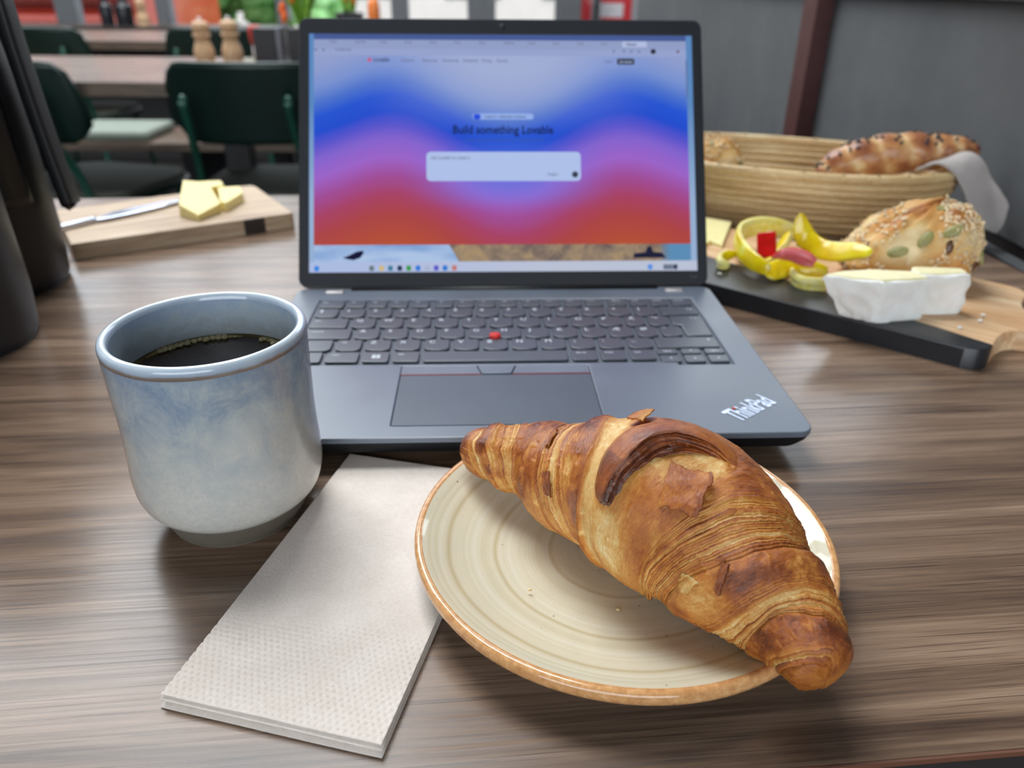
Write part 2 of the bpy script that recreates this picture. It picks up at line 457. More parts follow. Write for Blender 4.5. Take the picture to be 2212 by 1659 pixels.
# chassis: tapered towards the table
b = bmesh.new(); rings = []
for z, ins in ((0.0045, 0.012), (0.0075, 0.005), (0.0125, 0.0014), (0.0158, 0.0004)):
    rings.append([b.verts.new((x, y, z)) for x, y in rrect(LW-2*ins, LD-2*ins*0.9, 0.008, 5, 0, LD/2)])
for a, c in zip(rings, rings[1:]):
    for i in range(len(a)): b.faces.new((a[i], a[(i+1) % len(a)], c[(i+1) % len(a)], c[i]))
b.faces.new(rings[0]); b.faces.new(rings[-1])
obj('base', bm_mesh('base', b, BASEM), lap)
for x in (-0.12, 0.12):
    for y in (0.022, 0.195): obj('rubber_foot', prismm('rubber_foot', rrect(0.045, 0.009, 0.004, 4, x, y), 0.0, 0.0052, BASEM), lap)
TPX = -0.0098
KL, KR_ = -0.1386, 0.1386
well = [(KL, 0.1950), (KL, 0.0865), (0.1045, 0.0865), (0.1045, 0.0825), (KR_+0.001, 0.0825), (KR_+0.001, 0.1950)]
pad = rrect(0.1156, 0.0716, 0.0012, 3, TPX-0.0004, 0.0478)
obj('deck', prismm('deck', rrect(LW, LD, 0.0085, 6, 0, LD/2), 0.0158, LZ, CH, 0.0007, 2, holes=[well, pad]), lap)
obj('keyboard_tray', boxm('keyboard_tray', KL, KR_+0.001, 0.0825, 0.195, 0.0160, 0.0177, simple('tray_grey', '555d68', 0.5)), lap)
obj('pad_seam', boxm('pad_seam', TPX-0.0586, TPX+0.0578, 0.0118, 0.0838, 0.0160, 0.0174, SEAM), lap)
PW = 0.1150; px0, px1 = TPX-0.0004-PW/2, TPX-0.0004+PW/2
obj('touchpad', prismm('touchpad', rrect(PW, 0.0590, 0.001, 3, TPX-0.0004, 0.0123+0.0295), 0.0165, LZ-0.0001, simple('touchpad_surface', '515a66', 0.42, var=0.04), 0.0002, 1), lap)
for a, c, d, e in ((px0, TPX-0.0125, px0, TPX-0.0095), (TPX+0.0125, px1, TPX+0.0095, px1)):
    obj('click_button', prismm('click_button', [(d, 0.0724), (e, 0.0724), (c, 0.0833), (a, 0.0833)], 0.0165, LZ+0.0003, CH, 0.0003, 2), lap)
    obj('red_stripe', boxm('red_stripe', d, e, 0.0716, 0.0724, 0.017, LZ+0.0001, REDL), lap)
obj('click_button', prismm('click_button', [(TPX-0.0088, 0.0724), (TPX+0.0088, 0.0724), (TPX+0.0118, 0.0833), (TPX-0.0118, 0.0833)], 0.0165, LZ+0.0004, CH, 0.0003, 2), lap)
# keys
U = 0.01905
rows = dict(fn=(0.1790, 0.1940), num=(0.1609, 0.1783), q=(0.1423, 0.1603), a=(0.1239, 0.1419), z=(0.1056, 0.1236), sp=(0.0886, 0.1050))
cache = {}
def keymesh(w, h, dished):
    key = (round(w, 4), round(h, 4), dished)
    if key not in cache:
        P = []
        r = 0.0016; rb = 0.0034 if dished else 0.0016
        for sx, sy, a0, rr in ((1, 1, 0, r), (-1, 1, 90, r), (-1, -1, 180, rb), (1, -1, 270, rb)):
            for i in range(5):
                a = math.radians(a0+90*i/4); P.append((sx*(w/2-rr)+rr*math.cos(a), sy*(h/2-rr)+rr*math.sin(a)))
        if dished: P[15:15] = [(-w*0.22, -h/2-0.0006), (w*0.22, -h/2-0.0006)]
        cache[key] = prismm('key', P, -0.0020, 0, KEYM, 0.0005, 2)
    return cache[key]
GAP = 0.0028
def key(x0, x1, row, legend='', half=None, ls=0.0060, at=None, poly=None):
    y0, y1 = rows[row]; dished = row in ('num', 'q', 'a', 'z') and x1-x0 < 1.3*U
    if half is not None: y0, y1 = ((y0+y1)/2+0.0002, y1) if half else (y0-0.0036, (y0+y1)/2-0.0012)
    w, h = x1-x0-GAP, y1-y0-(0.0022 if half is None else 0.0008)
    cx, cy = (x0+x1)/2, (y0+y1)/2
    me = keymesh(w, h, dished) if poly is None else poly
    o = obj('key', me, lap, (cx, cy, LZ+0.0006))
    if legend:
        me = textm('legend', legend, ls, LEG, 1.0, 'LEFT' if at is None else 'CENTER', bold=0.015)
        obj('legend', me, o, (-w/2+0.0028, h/2-0.0044, 0.00007) if at is None else (at[0]*w, at[1]*h, 0.00007))
    return o
def gap(k, off): return TPX + (k+off)*U        # left edge of key column
H0 = TPX                                        # G|H gap
x = H0-5*U
for i, ch in enumerate('ASDFGHJKL'): key(x+i*U, x+(i+1)*U, 'a', ch)
key(KL+0.0005, H0-5*U, 'a', 'CapsLk', ls=0.0030)
xr = H0+4*U
key(xr, xr+U, 'a', 'Æ'); key(xr+U, xr+1.88*U, 'a', 'Ø'); key(xr+1.88*U, xr+2.74*U, 'a', "'")
q0 = H0-5.25*U
for i, ch in enumerate('QWERTYUIOP'): key(q0+i*U, q0+(i+1)*U, 'q', ch)
key(KL+0.0005, q0, 'q', '⇄' if False else '|<-', ls=0.0038)
qr = q0+10*U
key(qr, qr+0.86*U, 'q', 'Å'); key(qr+0.86*U, qr+1.72*U, 'q', '"^')
# tall enter key
ex0, ex1, ey = qr+1.72*U+GAP/2, KR_-0.0014, xr+2.74*U+GAP/2
yq0, yq1 = rows['q']; ya0, ya1 = rows['a']
P = [(ex0, yq1-0.0011), (ex0, yq0+0.0011), (ey, yq0+0.0011), (ey, ya0+0.0011), (ex1, ya0+0.0011), (ex1, yq1-0.0011)]
ko = obj('key', prismm('key', P, LZ-0.0014, LZ+0.0006, KEYM, 0.0005, 2), lap)
obj('legend', textm('legend', '<-|', 0.0042, LEG), ko, (ex1-0.0065, yq1-0.0055, LZ+0.00067))
n0 = H0-5.75*U
key(KL+0.0005, n0, 'num', '§')
for i, ch in enumerate('1234567890'): key(n0+i*U, n0+(i+1)*U, 'num', ch)
key(n0+10*U, n0+11*U, 'num', '+'); key(n0+11*U, n0+12*U, 'num', "|")
key(n0+12*U, KR_, 'num', '<x', at=(0.30, 0.12), ls=0.0042)
z0 = H0-4.5*U
for i, ch in enumerate('ZXCVBNM'): key(z0+i*U, z0+(i+1)*U, 'z', ch)
key(z0-U, z0, 'z', '<\\', ls=0.0042); key(KL+0.0005, z0-U, 'z', '^', ls=0.0046)
for i, ch in enumerate((';', ':', '_')): key(z0+(7+i)*U, z0+(8+i)*U, 'z', ch)
key(z0+10*U, KR_, 'z', '^', at=(0.38, 0.18), ls=0.005)
s0 = H0-2.47*U
key(s0, s0+4.94*U, 'sp', '')
for i, (w_, l_) in enumerate(((1.0, 'Alt'), (1.0, ''), (1.22, 'Ctrl'))):
    o = key(s0-sum(q for q, _ in ((1.0, 0), (1.0, 0), (1.22, 0))[:i+1])*U, s0-sum(q for q, _ in ((1.0, 0), (1.0, 0), (1.22, 0))[:i])*U, 'sp', l_, ls=0.0030)
    if i == 1:
        for a in (-1, 1):
            for c in (-1, 1):
                obj('legend', boxm('legend', a*0.0014-0.0012, a*0.0014+0.0012, c*0.0013-0.0011, c*0.0013+0.0011, 0, 0.00007, LEG), o)
key(KL+0.0005, s0-3.22*U, 'sp', 'Fn', ls=0.0030)
sr = s0+4.94*U
for i, l_ in enumerate(('Alt Gr', 'PrtSc', 'Ctrl')): key(sr+i*0.98*U, sr+(i+1)*0.98*U, 'sp', l_, ls=0.0027)
ar = sr+2.94*U; aw = (KR_+0.0006-ar)/3
for i, (u_, d_) in enumerate((('PgUp', '<'), ('^', 'v'), ('PgDn', '>'))):
    key(ar+i*aw, ar+(i+1)*aw, 'sp', u_, half=1, ls=0.0026 if i != 1 else 0.004, at=(0, 0))
    key(ar+i*aw, ar+(i+1)*aw, 'sp', d_, half=0, ls=0.004, at=(0, 0))
fw = (KR_-KL-0.0005)/17.2
fx = KL+0.0005
fl = ['Esc'] + ['F%d' % i for i in range(1, 13)] + ['Home', 'End', 'Insert', 'Delete']
for i, l_ in enumerate(fl):
    w_ = fw*(1.28 if i == 0 else 1.1 if i == 16 else 0.965)
    key(fx, fx+w_, 'fn', l_, ls=0.0026); fx += w_
    if i in (4, 8, 12): fx += fw*0.11
# pointing stick
tp = obj('pointing_stick', lathem('pointing_stick', [(0, 0.0030), (0.0022, 0.0028), (0.0037, 0.0022), (0.0040, 0.0014), (0.0036, 0.0002), (0.0032, -0.002)], 20, REDP), lap, (TPX, 0.1250, LZ+0.0004))
# palm-rest logo
lo = obj('logo', textm('logo', 'ThinkPad', 0.0185, SILV, 0.49, 'CENTER', 0.00012, bold=0.022), lap, (0.1316, 0.0263, LZ+0.0002), (0, 0, math.radians(37.5)))
obj('logo_dot', ballm('logo_dot', 0.0010, REDP, sz=0.4), lap, (0.1220, 0.0260, LZ+0.0003))
for s in (-1, 1):
    obj('hinge_cover', boxm('hinge_cover', s*0.1297-0.0066, s*0.1297+0.0066, 0.2075, 0.2128, LZ-0.001, LZ+0.0016, HINGE, 0.0006), lap)
# lid
LID = 0.536
uL = Vector((0, math.sin(LID), math.cos(LID))); nL = Vector((0, -math.cos(LID), math.sin(LID)))
ML = Matrix(((1, 0, 0), uL, nL)).transposed().to_4x4(); ML.translation = Vector((0, 0.2257, 0.0296))
SW, SH = 0.3016, 0.1885
obj('lid_shell', prismm('lid_shell', rrect(LW, 0.2130, 0.007, 5, 0, 0.0950), -0.0065, 0.0002, BASEM, 0.0006, 2, bevel_bottom=True), lap, M=ML)
obj('bezel', prismm('bezel', rrect(LW-0.0012, 0.2118, 0.0065, 5, 0, 0.0950), 0.0002, 0.0012, BEZ, 0.0003, 2, holes=[[(-SW/2, 0), (SW/2, 0), (SW/2, SH), (-SW/2, SH)]]), lap, M=ML)
obj('webcam', lathem('webcam', [(0, 0.0004), (0.0022, 0.0004), (0.0026, 0)], 16, SEAM), lap, M=ML @ Matrix.Translation((-0.0, SH+0.0060, 0.0012)))
for x in (-0.025, 0.0255): obj('microphone_hole', lathem('microphone_hole', [(0, 0.0002), (0.0007, 0.0002), (0.0008, 0)], 10, SEAM), lap, M=ML @ Matrix.Translation((x, SH+0.0060, 0.0012)))
obj('model_mark', textm('model_mark', 'T14', 0.0034, simple('mark_grey', '5a6068', 0.5)), lap, M=ML @ Matrix.Translation((0.1472, -0.0052, 0.00125)))
obj('hinge_bar', sweepm('hinge_bar', [(-0.118, 0.2170, 0.0180), (0.118, 0.2170, 0.0180)], circ(0.0030, 10), BASEM, up=(0, 0, 1)), lap)

# screen picture (it glows: everything on it is emitted)
def sxy(px, py):
    t_ = (py-75.0)/512.0
    l_, r_ = 668.2-1.2*t_, 1491.7+14*t_
    return ((px-l_)/(r_-l_)-0.5)*SW, (1-t_)*SH
k = NT('screen_page'); k.n.remove(k.b)
co = k.coord(); X, Y, _ = k.sep(co)
fx_ = k.math('ADD', k.math('DIVIDE', X, SW), 0.5); fy_ = k.math('SUBTRACT', 1.0, k.math('DIVIDE', Y, SH))
c1 = k.math('COSINE', k.math('MULTIPLY', k.math('SUBTRACT', fx_, 0.515), 2*math.pi/0.60))
d_ = k.math('ABSOLUTE', k.math('SUBTRACT', fx_, 0.515))
damp = k.ramp(d_, [(0.0, 1.0), (0.28, 1.0), (0.5, 0.75)])
off = k.math('MULTIPLY', k.math('MULTIPLY', k.math('ADD', c1, 1.0), 0.086), damp)
wob = k.math('MULTIPLY', k.math('SUBTRACT', k.noise(k.coord('Object', (7, 7, 7)), 1.0, 1), 0.5), 0.03)
tt = k.math('ADD', k.math('SUBTRACT', fy_, off), wob)
page = k.ramp(tt, [(0.00, lin('9aa8d6')), (0.06, lin('92a3d8')), (0.13, lin('7f99db')), (0.20, lin('4f78d6')), (0.26, lin('2659dc')), (0.33, lin('2350d8')), (0.385, lin('5d58d6')), (0.44, lin('8a68d8')), (0.52, lin('a468d2')), (0.60, lin('a8509e')), (0.68, lin('b04468')), (0.76, lin('b44648')), (0.86, lin('bb5038')), (0.95, lin('c66234'))])
glow = k.ramp(k.math('MULTIPLY', k.ramp(d_, [(0.0, 1.0), (0.42, 0.0)], 'EASE'), k.ramp(fy_, [(0.12, 1.0), (0.45, 0.0)], 'EASE')), [(0, 0.0), (1, 0.60)])
page = k.mix(glow, page, lin('b3c0e6'))
bl = k.ramp(k.math('MULTIPLY', k.ramp(d_, [(0.0, 1.0), (0.30, 0.0)], 'EASE'), k.ramp(fy_, [(0.42, 0.0), (0.56, 1.0), (0.64, 1.0), (0.76, 0.0)], 'EASE')), [(0, 0.0), (1, 0.55)])
page = k.mix(bl, page, lin('5f80f0'))
ch = k.mix(k.ramp(fy_, [(0.018, 0.0), (0.022, 1.0)], 'CONSTANT'), lin('4a5f9c'), lin('98a5cf'))
ch = k.mix(k.ramp(fy_, [(0.0, 0.0), (0.062, 1.0)], 'CONSTANT'), ch, lin('9dabd8'))
page = k.mix(k.ramp(fy_, [(0.0, 0.0), (0.088, 1.0)], 'CONSTANT'), ch, page)
# desktop strip below the page and around it
wn = k.noise(k.coord('Object', (60, 60, 60)), 1.0, 4, 0.6, 0.5)
sky = k.ramp(k.noise(k.coord('Object', (14, 60, 1)), 1.0, 4), [(0.35, lin('6f9ad8')), (0.6, lin('b5cdf0'))])
rock = k.ramp(wn, [(0.3, lin('5a5258')), (0.55, lin('a08a72')), (0.75, lin('c8a86c'))])
dx = k.math('ADD', fx_, k.math('MULTIPLY', fy_, -0.35))
desk = k.mix(k.ramp(dx, [(0.0, 0.0), (0.045, 1.0)], 'CONSTANT'), sky, rock)
desk = k.mix(k.ramp(fx_, [(0.90, 0.0), (0.93, 1.0)]), desk, lin('5f93bd'))
page = k.mix(k.ramp(fy_, [(0.0, 0.0), (0.885, 1.0)], 'CONSTANT'), page, desk)
page = k.mix(k.ramp(fx_, [(0.0, 1.0), (0.011, 0.0), (0.982, 1.0)], 'CONSTANT'), page, k.mix(k.ramp(fy_, [(0.3, 0.0), (0.7, 1.0)]), lin('5f8fc8'), lin('9db8dc')))
page = k.mix(k.ramp(fy_, [(0.0, 0.0), (0.955, 1.0)], 'CONSTANT'), page, k.mix(k.ramp(fx_, [(0.1, 0.0), (0.6, 1.0)]), lin('b4c4ec'), lin('c3cbe0')))
em = k.add('ShaderNodeEmission'); k.link(page, em.inputs[0]); em.inputs[1].default_value = 0.88
gl = k.add('ShaderNodeBsdfGlossy'); gl.inputs['Roughness'].default_value = 0.28; gl.inputs['Color'].default_value = (0.035, 0.035, 0.035, 1)
ad = k.add('ShaderNodeAddShader'); k.link(em.outputs[0], ad.inputs[0]); k.link(gl.outputs[0], ad.inputs[1]); k.link(ad.outputs[0], k.out.inputs[0])
scr = obj('screen', boxm('screen', -SW/2, SW/2, 0, SH, 0.0003, 0.0006, k.m), lap, M=ML)
E_DK = emit('screen_ink', '2c3550'); E_GR = emit('screen_grey_ink', '6a7090'); E_BOX = emit('screen_prompt_box', 'aec0e8'); E_LINE = emit('screen_pale', 'b9c8ee')
def st(name, s_, px, py, hpx, mat, align='CENTER', sx=1.0, bold=0.012):
    x, y = sxy(px, py)
    obj(name, textm(name, s_, hpx*SH/512*1.0, mat, sx, align, bold=bold), scr, (x, y, 0.00068))
def sbox(name, p0, p1, mat, r=0.0, z=0.00064):
    x0, y1 = sxy(*p0); x1, y0 = sxy(*p1)
    me = prismm(name, rrect(x1-x0, y1-y0, max(r, 1e-5), 4, (x0+x1)/2, (y0+y1)/2), 0.0006, z, mat)
    return obj(name, me, scr)
st('headline', 'Build something Lovable', 1082, 283, 26, emit('screen_headline', '1c2440'), sx=0.84, bold=0.016)
bpy.context.view_layer.update()
st('subtitle', 'Create apps and websites by chatting with AI', 1083, 304, 10.5, emit('screen_blue_ink', '3d58a8'), sx=0.9)
sbox('prompt_box', (917, 330), (1251, 393), E_BOX, 0.0034)
st('prompt_hint', 'Ask Lovable to create a', 927, 343, 9.5, E_GR, 'LEFT', 0.9)
x, y = sxy(1238, 379); obj('send_button', lathem('send_button', [(0, 0.00009), (0.0024, 0.00009), (0.0025, 0)], 18, emit('screen_button', '3a4150')), scr, (x, y, 0.00064))
st('prompt_option', 'Public', 1190, 379, 9, E_GR)
sbox('news_pill', (1016, 247), (1148, 260), emit('screen_pill', '93aee8'), 0.0022)
sbox('news_badge', (1018, 248), (1034, 260), emit('screen_badge', '2c50d8'), 0.002, 0.00067)
st('news_text', 'Lovable 2.0 - collaborative workspaces', 1086, 254, 7.5, E_DK, sx=0.75)
x, y = sxy(796, 131); obj('site_logo_heart', lathem('site_logo_heart', [(0, 0.00009), (0.0016, 0.00009), (0.0017, 0)], 12, emit('screen_heart', 'c0608a')), scr, (x, y, 0.00062))
st('site_logo', 'Lovable', 804, 131, 13, E_DK, 'LEFT', 0.85)
for wd, px in (('Solutions', 877), ('Resources', 925), ('Community', 969), ('Enterprise', 1012), ('Pricing', 1047), ('Security', 1080)): st('menu_word', wd, px, 132, 9.5, E_GR, sx=0.8)
st('menu_word', 'Log in', 1311, 132, 9, E_GR, sx=0.8)
sbox('menu_button', (1329, 126), (1367, 139), emit('screen_dark', '353a44'), 0.001); st('button_word', 'Get started', 1348, 133, 7.5, E_LINE, sx=0.8)
for i in range(14):
    if i < 13: st('tab_title', ('Inbox', 'Calendar', 'Notes', 'Drive', 'News', 'Docs')[i % 6], 712+i*53, 92+0.15*i, 8, E_GR, 'LEFT', 0.8)
sbox('active_tab', (1340, 88), (1394, 101), emit('screen_tab', 'b0bbdf'), 0.001); st('tab_title', 'Lovable', 1352, 95, 8, E_DK, 'LEFT', 0.8)
st('address_text', 'lovable.dev', 723, 109, 8.5, E_GR, 'LEFT', 0.9)
for px, c_ in ((682, '7a84a8'), (698, '7a84a8'), (1322, '7a84a8'), (1344, '7a84a8'), (1360, '7a84a8'), (1377, '7a84a8'), (1408, '2f333c'), (1462, '7a5a6a')):
    x, y = sxy(px, 110); obj('toolbar_icon', lathem('toolbar_icon', [(0, 0.00009), (0.0011 if c_ != '2f333c' else 0.0021, 0.00009), (0.0012 if c_ != '2f333c' else 0.0022, 0)], 10, emit('screen_icon_'+c_+str(px), c_)), scr, (x, y, 0.00062))
sbox('scroll_bar', (1479, 128), (1484, 212), emit('screen_scroll', '5f6f9c'), 0.0006)
for px, c_ in ((683, '3a86e0'), (800, '6d7a80'), (821, 'd0b878'), (840, '3f7f9a'), (860, '2a3a58'), (879, '3a9a48'), (899, '2f78d8'), (919, 'a8b4cc'), (938, '5a58c8'), (957, '2a78d0'), (977, 'c07a78'), (1402, '5a8ee0'), (1436, '6a7488'), (1446, '6a7488'), (1457, '3f4a5c')):
    x0, y0 = sxy(px-5, 584); x1, y1 = sxy(px+5, 573)
    obj('taskbar_icon', prismm('taskbar_icon', rrect(x1-x0, y1-y0, 0.0009, 3, (x0+x1)/2, (y0+y1)/2), 0.0006, 0.00066, emit('screen_task_%d' % px, c_)), scr)
# dark feather shape and the black silhouettes of the desktop picture
P = [sxy(*p) for p in ((738, 556), (752, 551), (768, 543), (782, 541), (783, 546), (776, 556), (762, 561), (748, 559))]
obj('wallpaper_bird', prismm('wallpaper_bird', P, 0.0006, 0.00065, emit('screen_bird', '1a1c3a')), scr)
P = [sxy(*p) for p in ((1365, 559), (1367, 549), (1392, 547), (1396, 535), (1404, 534), (1408, 546), (1428, 548), (1437, 559))]
obj('wallpaper_rock', prismm('wallpaper_rock', P, 0.0006, 0.00065, emit('screen_rock', '22243c')), scr)

# ------------------------------------------------------------------ mug with coffee
MUG = (-0.139, -0.0316)
k = NT('blue_reactive_glaze'); co = k.coord(); _, _, Z = k.sep(co)
n1 = k.noise(co, 55, 6, 0.7, 0.6); n2 = k.noise(co, 420, 5, 0.8); n3 = k.noise(k.coord('Object', (1, 1, 0.45)), 160, 4, 0.6)
h = k.math('ADD', k.math('MULTIPLY', Z, 9.2), k.math('MULTIPLY', k.math('SUBTRACT', n1, 0.5), 0.95))
h = k.math('ADD', h, k.math('MULTIPLY', k.math('SUBTRACT', n3, 0.5), 0.30))
base = k.ramp(h, [(0.14, lin('b6b4ad')), (0.45, lin('abaeab')), (0.64, lin('a0a8ab')), (0.80, lin('8b97a3')), (0.95, lin('7b8a9d'))])
sp = k.ramp(n2, [(0.38, 0.0), (0.62, 1.0)])
base = k.mix(k.math('MULTIPLY', sp, 0.55), base, k.ramp(h, [(0.25, lin('c9c8c2')), (0.6, lin('9aa4aa')), (0.9, lin('667e9b'))]))
dots = k.ramp(k.vor(co, 330), [(0.06, 1.0), (0.10, 0.0)])
base = k.mix(k.math('MULTIPLY', dots, 0.5), base, lin('6b6a68'))
k.set('Base Color', base); k.set('Roughness', 0.16); k.set('Coat Weight', 0.6); k.set('Coat Roughness', 0.06)
k.bump(n1, 0.25, 0.0012); GLAZE = k.m
k = NT('rim_glaze'); co = k.coord(); n1 = k.noise(co, 500, 3); _, _, Z = k.sep(co)
zz = k.math('ADD', Z, k.math('MULTIPLY', k.math('SUBTRACT', k.noise(co, 70, 3), 0.5), 0.0022))
k.set('Base Color', k.ramp(k.math('MULTIPLY', zz, 10), [(0.908, lin('8595ab')), (0.917, lin('6a5d54')), (0.930, lin('766a63')), (0.940, lin('98a7b8')), (0.955, lin('aebccb')), (0.968, lin('c6d3dc'))]))
k.set('Roughness', 0.15); k.set('Coat Weight', 0.5); k.bump(n1, 0.1, 0.0003); RIMG = k.m
k = NT('inside_glaze'); co = k.coord(); _, _, Z = k.sep(co)
n1 = k.noise(co, 60, 6, 0.7, 0.5); n2 = k.noise(co, 900, 3, 0.7)
h = k.math('ADD', k.math('MULTIPLY', Z, 30), k.math('MULTIPLY', k.math('SUBTRACT', n1, 0.5), 0.9))
base = k.ramp(k.math('SUBTRACT', h, 2.0), [(0.35, lin('868c8c')), (0.6, lin('98a3aa')), (0.85, lin('7f92ac'))])
base = k.mix(k.math('MULTIPLY', n2, 0.3), base, lin('c6d2de'))
k.set('Base Color', base); k.set('Roughness', 0.18); INNER = k.m
CLAY = simple('unglazed_grey_clay', '5c5449', 0.85, var=0.08, nscale=300, bump=0.15)
mug = thing('mug', 'handleless stoneware mug in mottled blue and white glaze holding black coffee', 'mug', (*MUG, 0))
prof = [(0.0362, 0.0130), (0.0374, 0.0131), (0.0391, 0.0146), (0.0408, 0.0172), (0.0421, 0.0212), (0.0428, 0.0262), (0.0429, 0.032), (0.0425, 0.042), (0.0422, 0.054), (0.0424, 0.066), (0.0427, 0.078), (0.0429, 0.0880), (0.0428, 0.0915)]
pp = smooth_path([(a, c, 0) for a, c in prof], 60)[:, :2]
obj('glazed_body', lathem('glazed_body', pp, 96, GLAZE), mug)
pr = [(0.0428, 0.0915), (0.0430, 0.0926), (0.0431, 0.0942), (0.0428, 0.0956), (0.0420, 0.0966), (0.0408, 0.0970), (0.0397, 0.0967), (0.0389, 0.0957), (0.0384, 0.0942)]
obj('rim', lathem('rim', smooth_path([(a, c, 0) for a, c in pr], 40)[:, :2], 96, RIMG), mug)
obj('inner_wall', lathem('inner_wall', [(0.0384, 0.0942), (0.0380, 0.0900), (0.0377, 0.085), (0.0375, 0.07), (0.037, 0.04), (0.034, 0.022), (0.02, 0.015), (0, 0.014)], 96, INNER), mug)
obj('foot', lathem('foot', smooth_path([(0, 0.0, 0), (0.0285, 0.0, 0), (0.0303, 0.0005, 0), (0.0318, 0.0022, 0), (0.0342, 0.0072, 0), (0.0364, 0.0132, 0)], 24)[:, :2], 96, CLAY), mug)
COF = NT('black_coffee'); X, Y, _ = COF.sep(COF.coord())
rr = COF.math('SQRT', COF.math('ADD', COF.math('MULTIPLY', X, X), COF.math('MULTIPLY', Y, Y)))
COF.set('Base Color', COF.ramp(COF.math('MULTIPLY', rr, 25), [(0.82, lin('150a05')), (0.90, lin('2e1c08')), (0.945, lin('5a4a18'))]))
COF.set('Roughness', 0.04); COF.set('Specular IOR Level', 0.6); COF = COF.m
cof = tag(obj('coffee', lathem('coffee', [(0, 0), (0.03, 0), (0.0355, 0.0001), (0.0368, 0.0006), (0.03745, 0.0014), (0.03745, -0.003), (0, -0.003)], 96, COF), None, (*MUG, 0.0752)), 'black coffee with a bubbly edge filling the blue mug', 'coffee')
BUB = NT('bubble_film'); BUB.set('Base Color', lin('c4b98f')); BUB.set('Roughness', 0.04); BUB.set('Transmission Weight', 0.6); BUB.set('IOR', 1.25); BUB.set('Coat Weight', 0.6); BUB = BUB.m
FOAM = simple('olive_coffee_froth', '6e6030', 0.25, var=0.3, nscale=700)
bub = ballm('bubble', 1.0, BUB, sz=0.8)
spots = [(148-i*4.6, R_.uniform(0.0012, 0.0019), R_.uniform(0, 0.0010)) for i in range(12)] + [(R_.uniform(88, 156), R_.uniform(0.0005, 0.0010), R_.uniform(0.0005, 0.0030)) for i in range(34)] + [(R_.uniform(50, 66), R_.uniform(0.0006, 0.0014), R_.uniform(0, 0.0022)) for i in range(12)]
for a_, r, ins_ in spots:
    a_ = math.radians(a_); d = 0.0366 - r*0.8 - ins_
    o = obj('bubble', bub, cof, (d*math.cos(a_), d*math.sin(a_), 0.0009)); o.scale = (r, r, r)
for a0, a1 in ((84, 160), (46, 70)):
    P_ = [(0.0363*math.cos(math.radians(q)), 0.0363*math.sin(math.radians(q)), 0.0004) for q in np.linspace(a0, a1, 30)]
    obj('froth', sweepm('froth', P_, circ(0.0011, 8, 0.0015), FOAM, scale=np.interp(np.linspace(0, 1, 30), [0, .2, .8, 1], [.3, 1, 1, .3])), cof)

# ------------------------------------------------------------------ paper napkin
k = NT('recycled_paper'); co = k.coord(); n1 = k.noise(co, 700, 3, 0.7); n2 = k.noise(co, 60, 4); n3 = k.noise(k.coord('Object', (300, 1500, 300)), 1, 2)
k.set('Base Color', k.mix(k.ramp(n3, [(0.72, 0.0), (0.80, 0.55)]), k.ramp(k.math('ADD', k.math('MULTIPLY', n1, 0.5), k.math('MULTIPLY', n2, 0.5)), [(0.3, lin('d6cabf')), (0.7, lin('ebe1d8'))]), lin('8d7f74')))
k.set('Roughness', 0.95); k.set('Specular IOR Level', 0.15); k.bump(n1, 0.5, 0.0004); PAPER = k.m
A = math.atan2(-0.1504-0.0093, -0.1344+0.0904)
NL = Vector((-0.0904, 0.0093)); nd = (Vector((-0.1344, -0.1504))-NL).normalized(); nw = Vector((0.0810, -0.0229)).normalized()
nlen, nwid = 0.1655, 0.0842
nap = thing('napkin', 'folded beige paper napkin lying between the mug and the plate', 'napkin', (NL.x, NL.y, 0))
def nap_ply(z0, ins, seed, emb, mat=PAPER, th=0.0005, curl=0.0):
    n, m = (420, 200) if emb else (40, 20)
    s = np.linspace(0, 1, n)[:, None]; w_ = np.linspace(0, 1, m)[None]
    P = np.zeros((n, m, 3))
    L_ = nlen-ins
    wid = nwid - ins*0.3
    for c_ in (0, 1): P[..., c_] = nd[c_]*L_*s + nw[c_]*wid*w_
    z = z0 + 0.0005*fbm(s*3+0*w_, w_*2+0*s, s*0+seed, 3, seed) + curl*(s**3)*(0.6+0.6*(1-w_))
    if emb:
        xx = s*L_; yy = w_*wid
        px_, py_ = 0.0024, 0.0027
        row = np.floor(xx/px_); fxx = xx/px_-row-0.5; fyy = (yy/py_+0.5*(row % 2)) % 1 - 0.5
        dimple = np.exp(-(fxx**2*(px_/0.00055)**2 + fyy**2*(py_/0.00055)**2))
        mask = np.clip((s-0.70-0.05*np.sin(w_*5+1))/0.06, 0, 1)
        z = z - 0.00055*dimple*mask
    P[..., 2] = z
    obj('ply', gridm('ply', P, mat, th), nap)
nap_ply(0.0008, 0.0, 3, False, curl=0.0)
nap_ply(0.0017, 0.0020, 5, False, curl=0.0005)
nap_ply(0.0026, 0.0006, 8, False, curl=0.0012)
nap_ply(0.0036, 0.0016, 11, True, curl=0.0018)

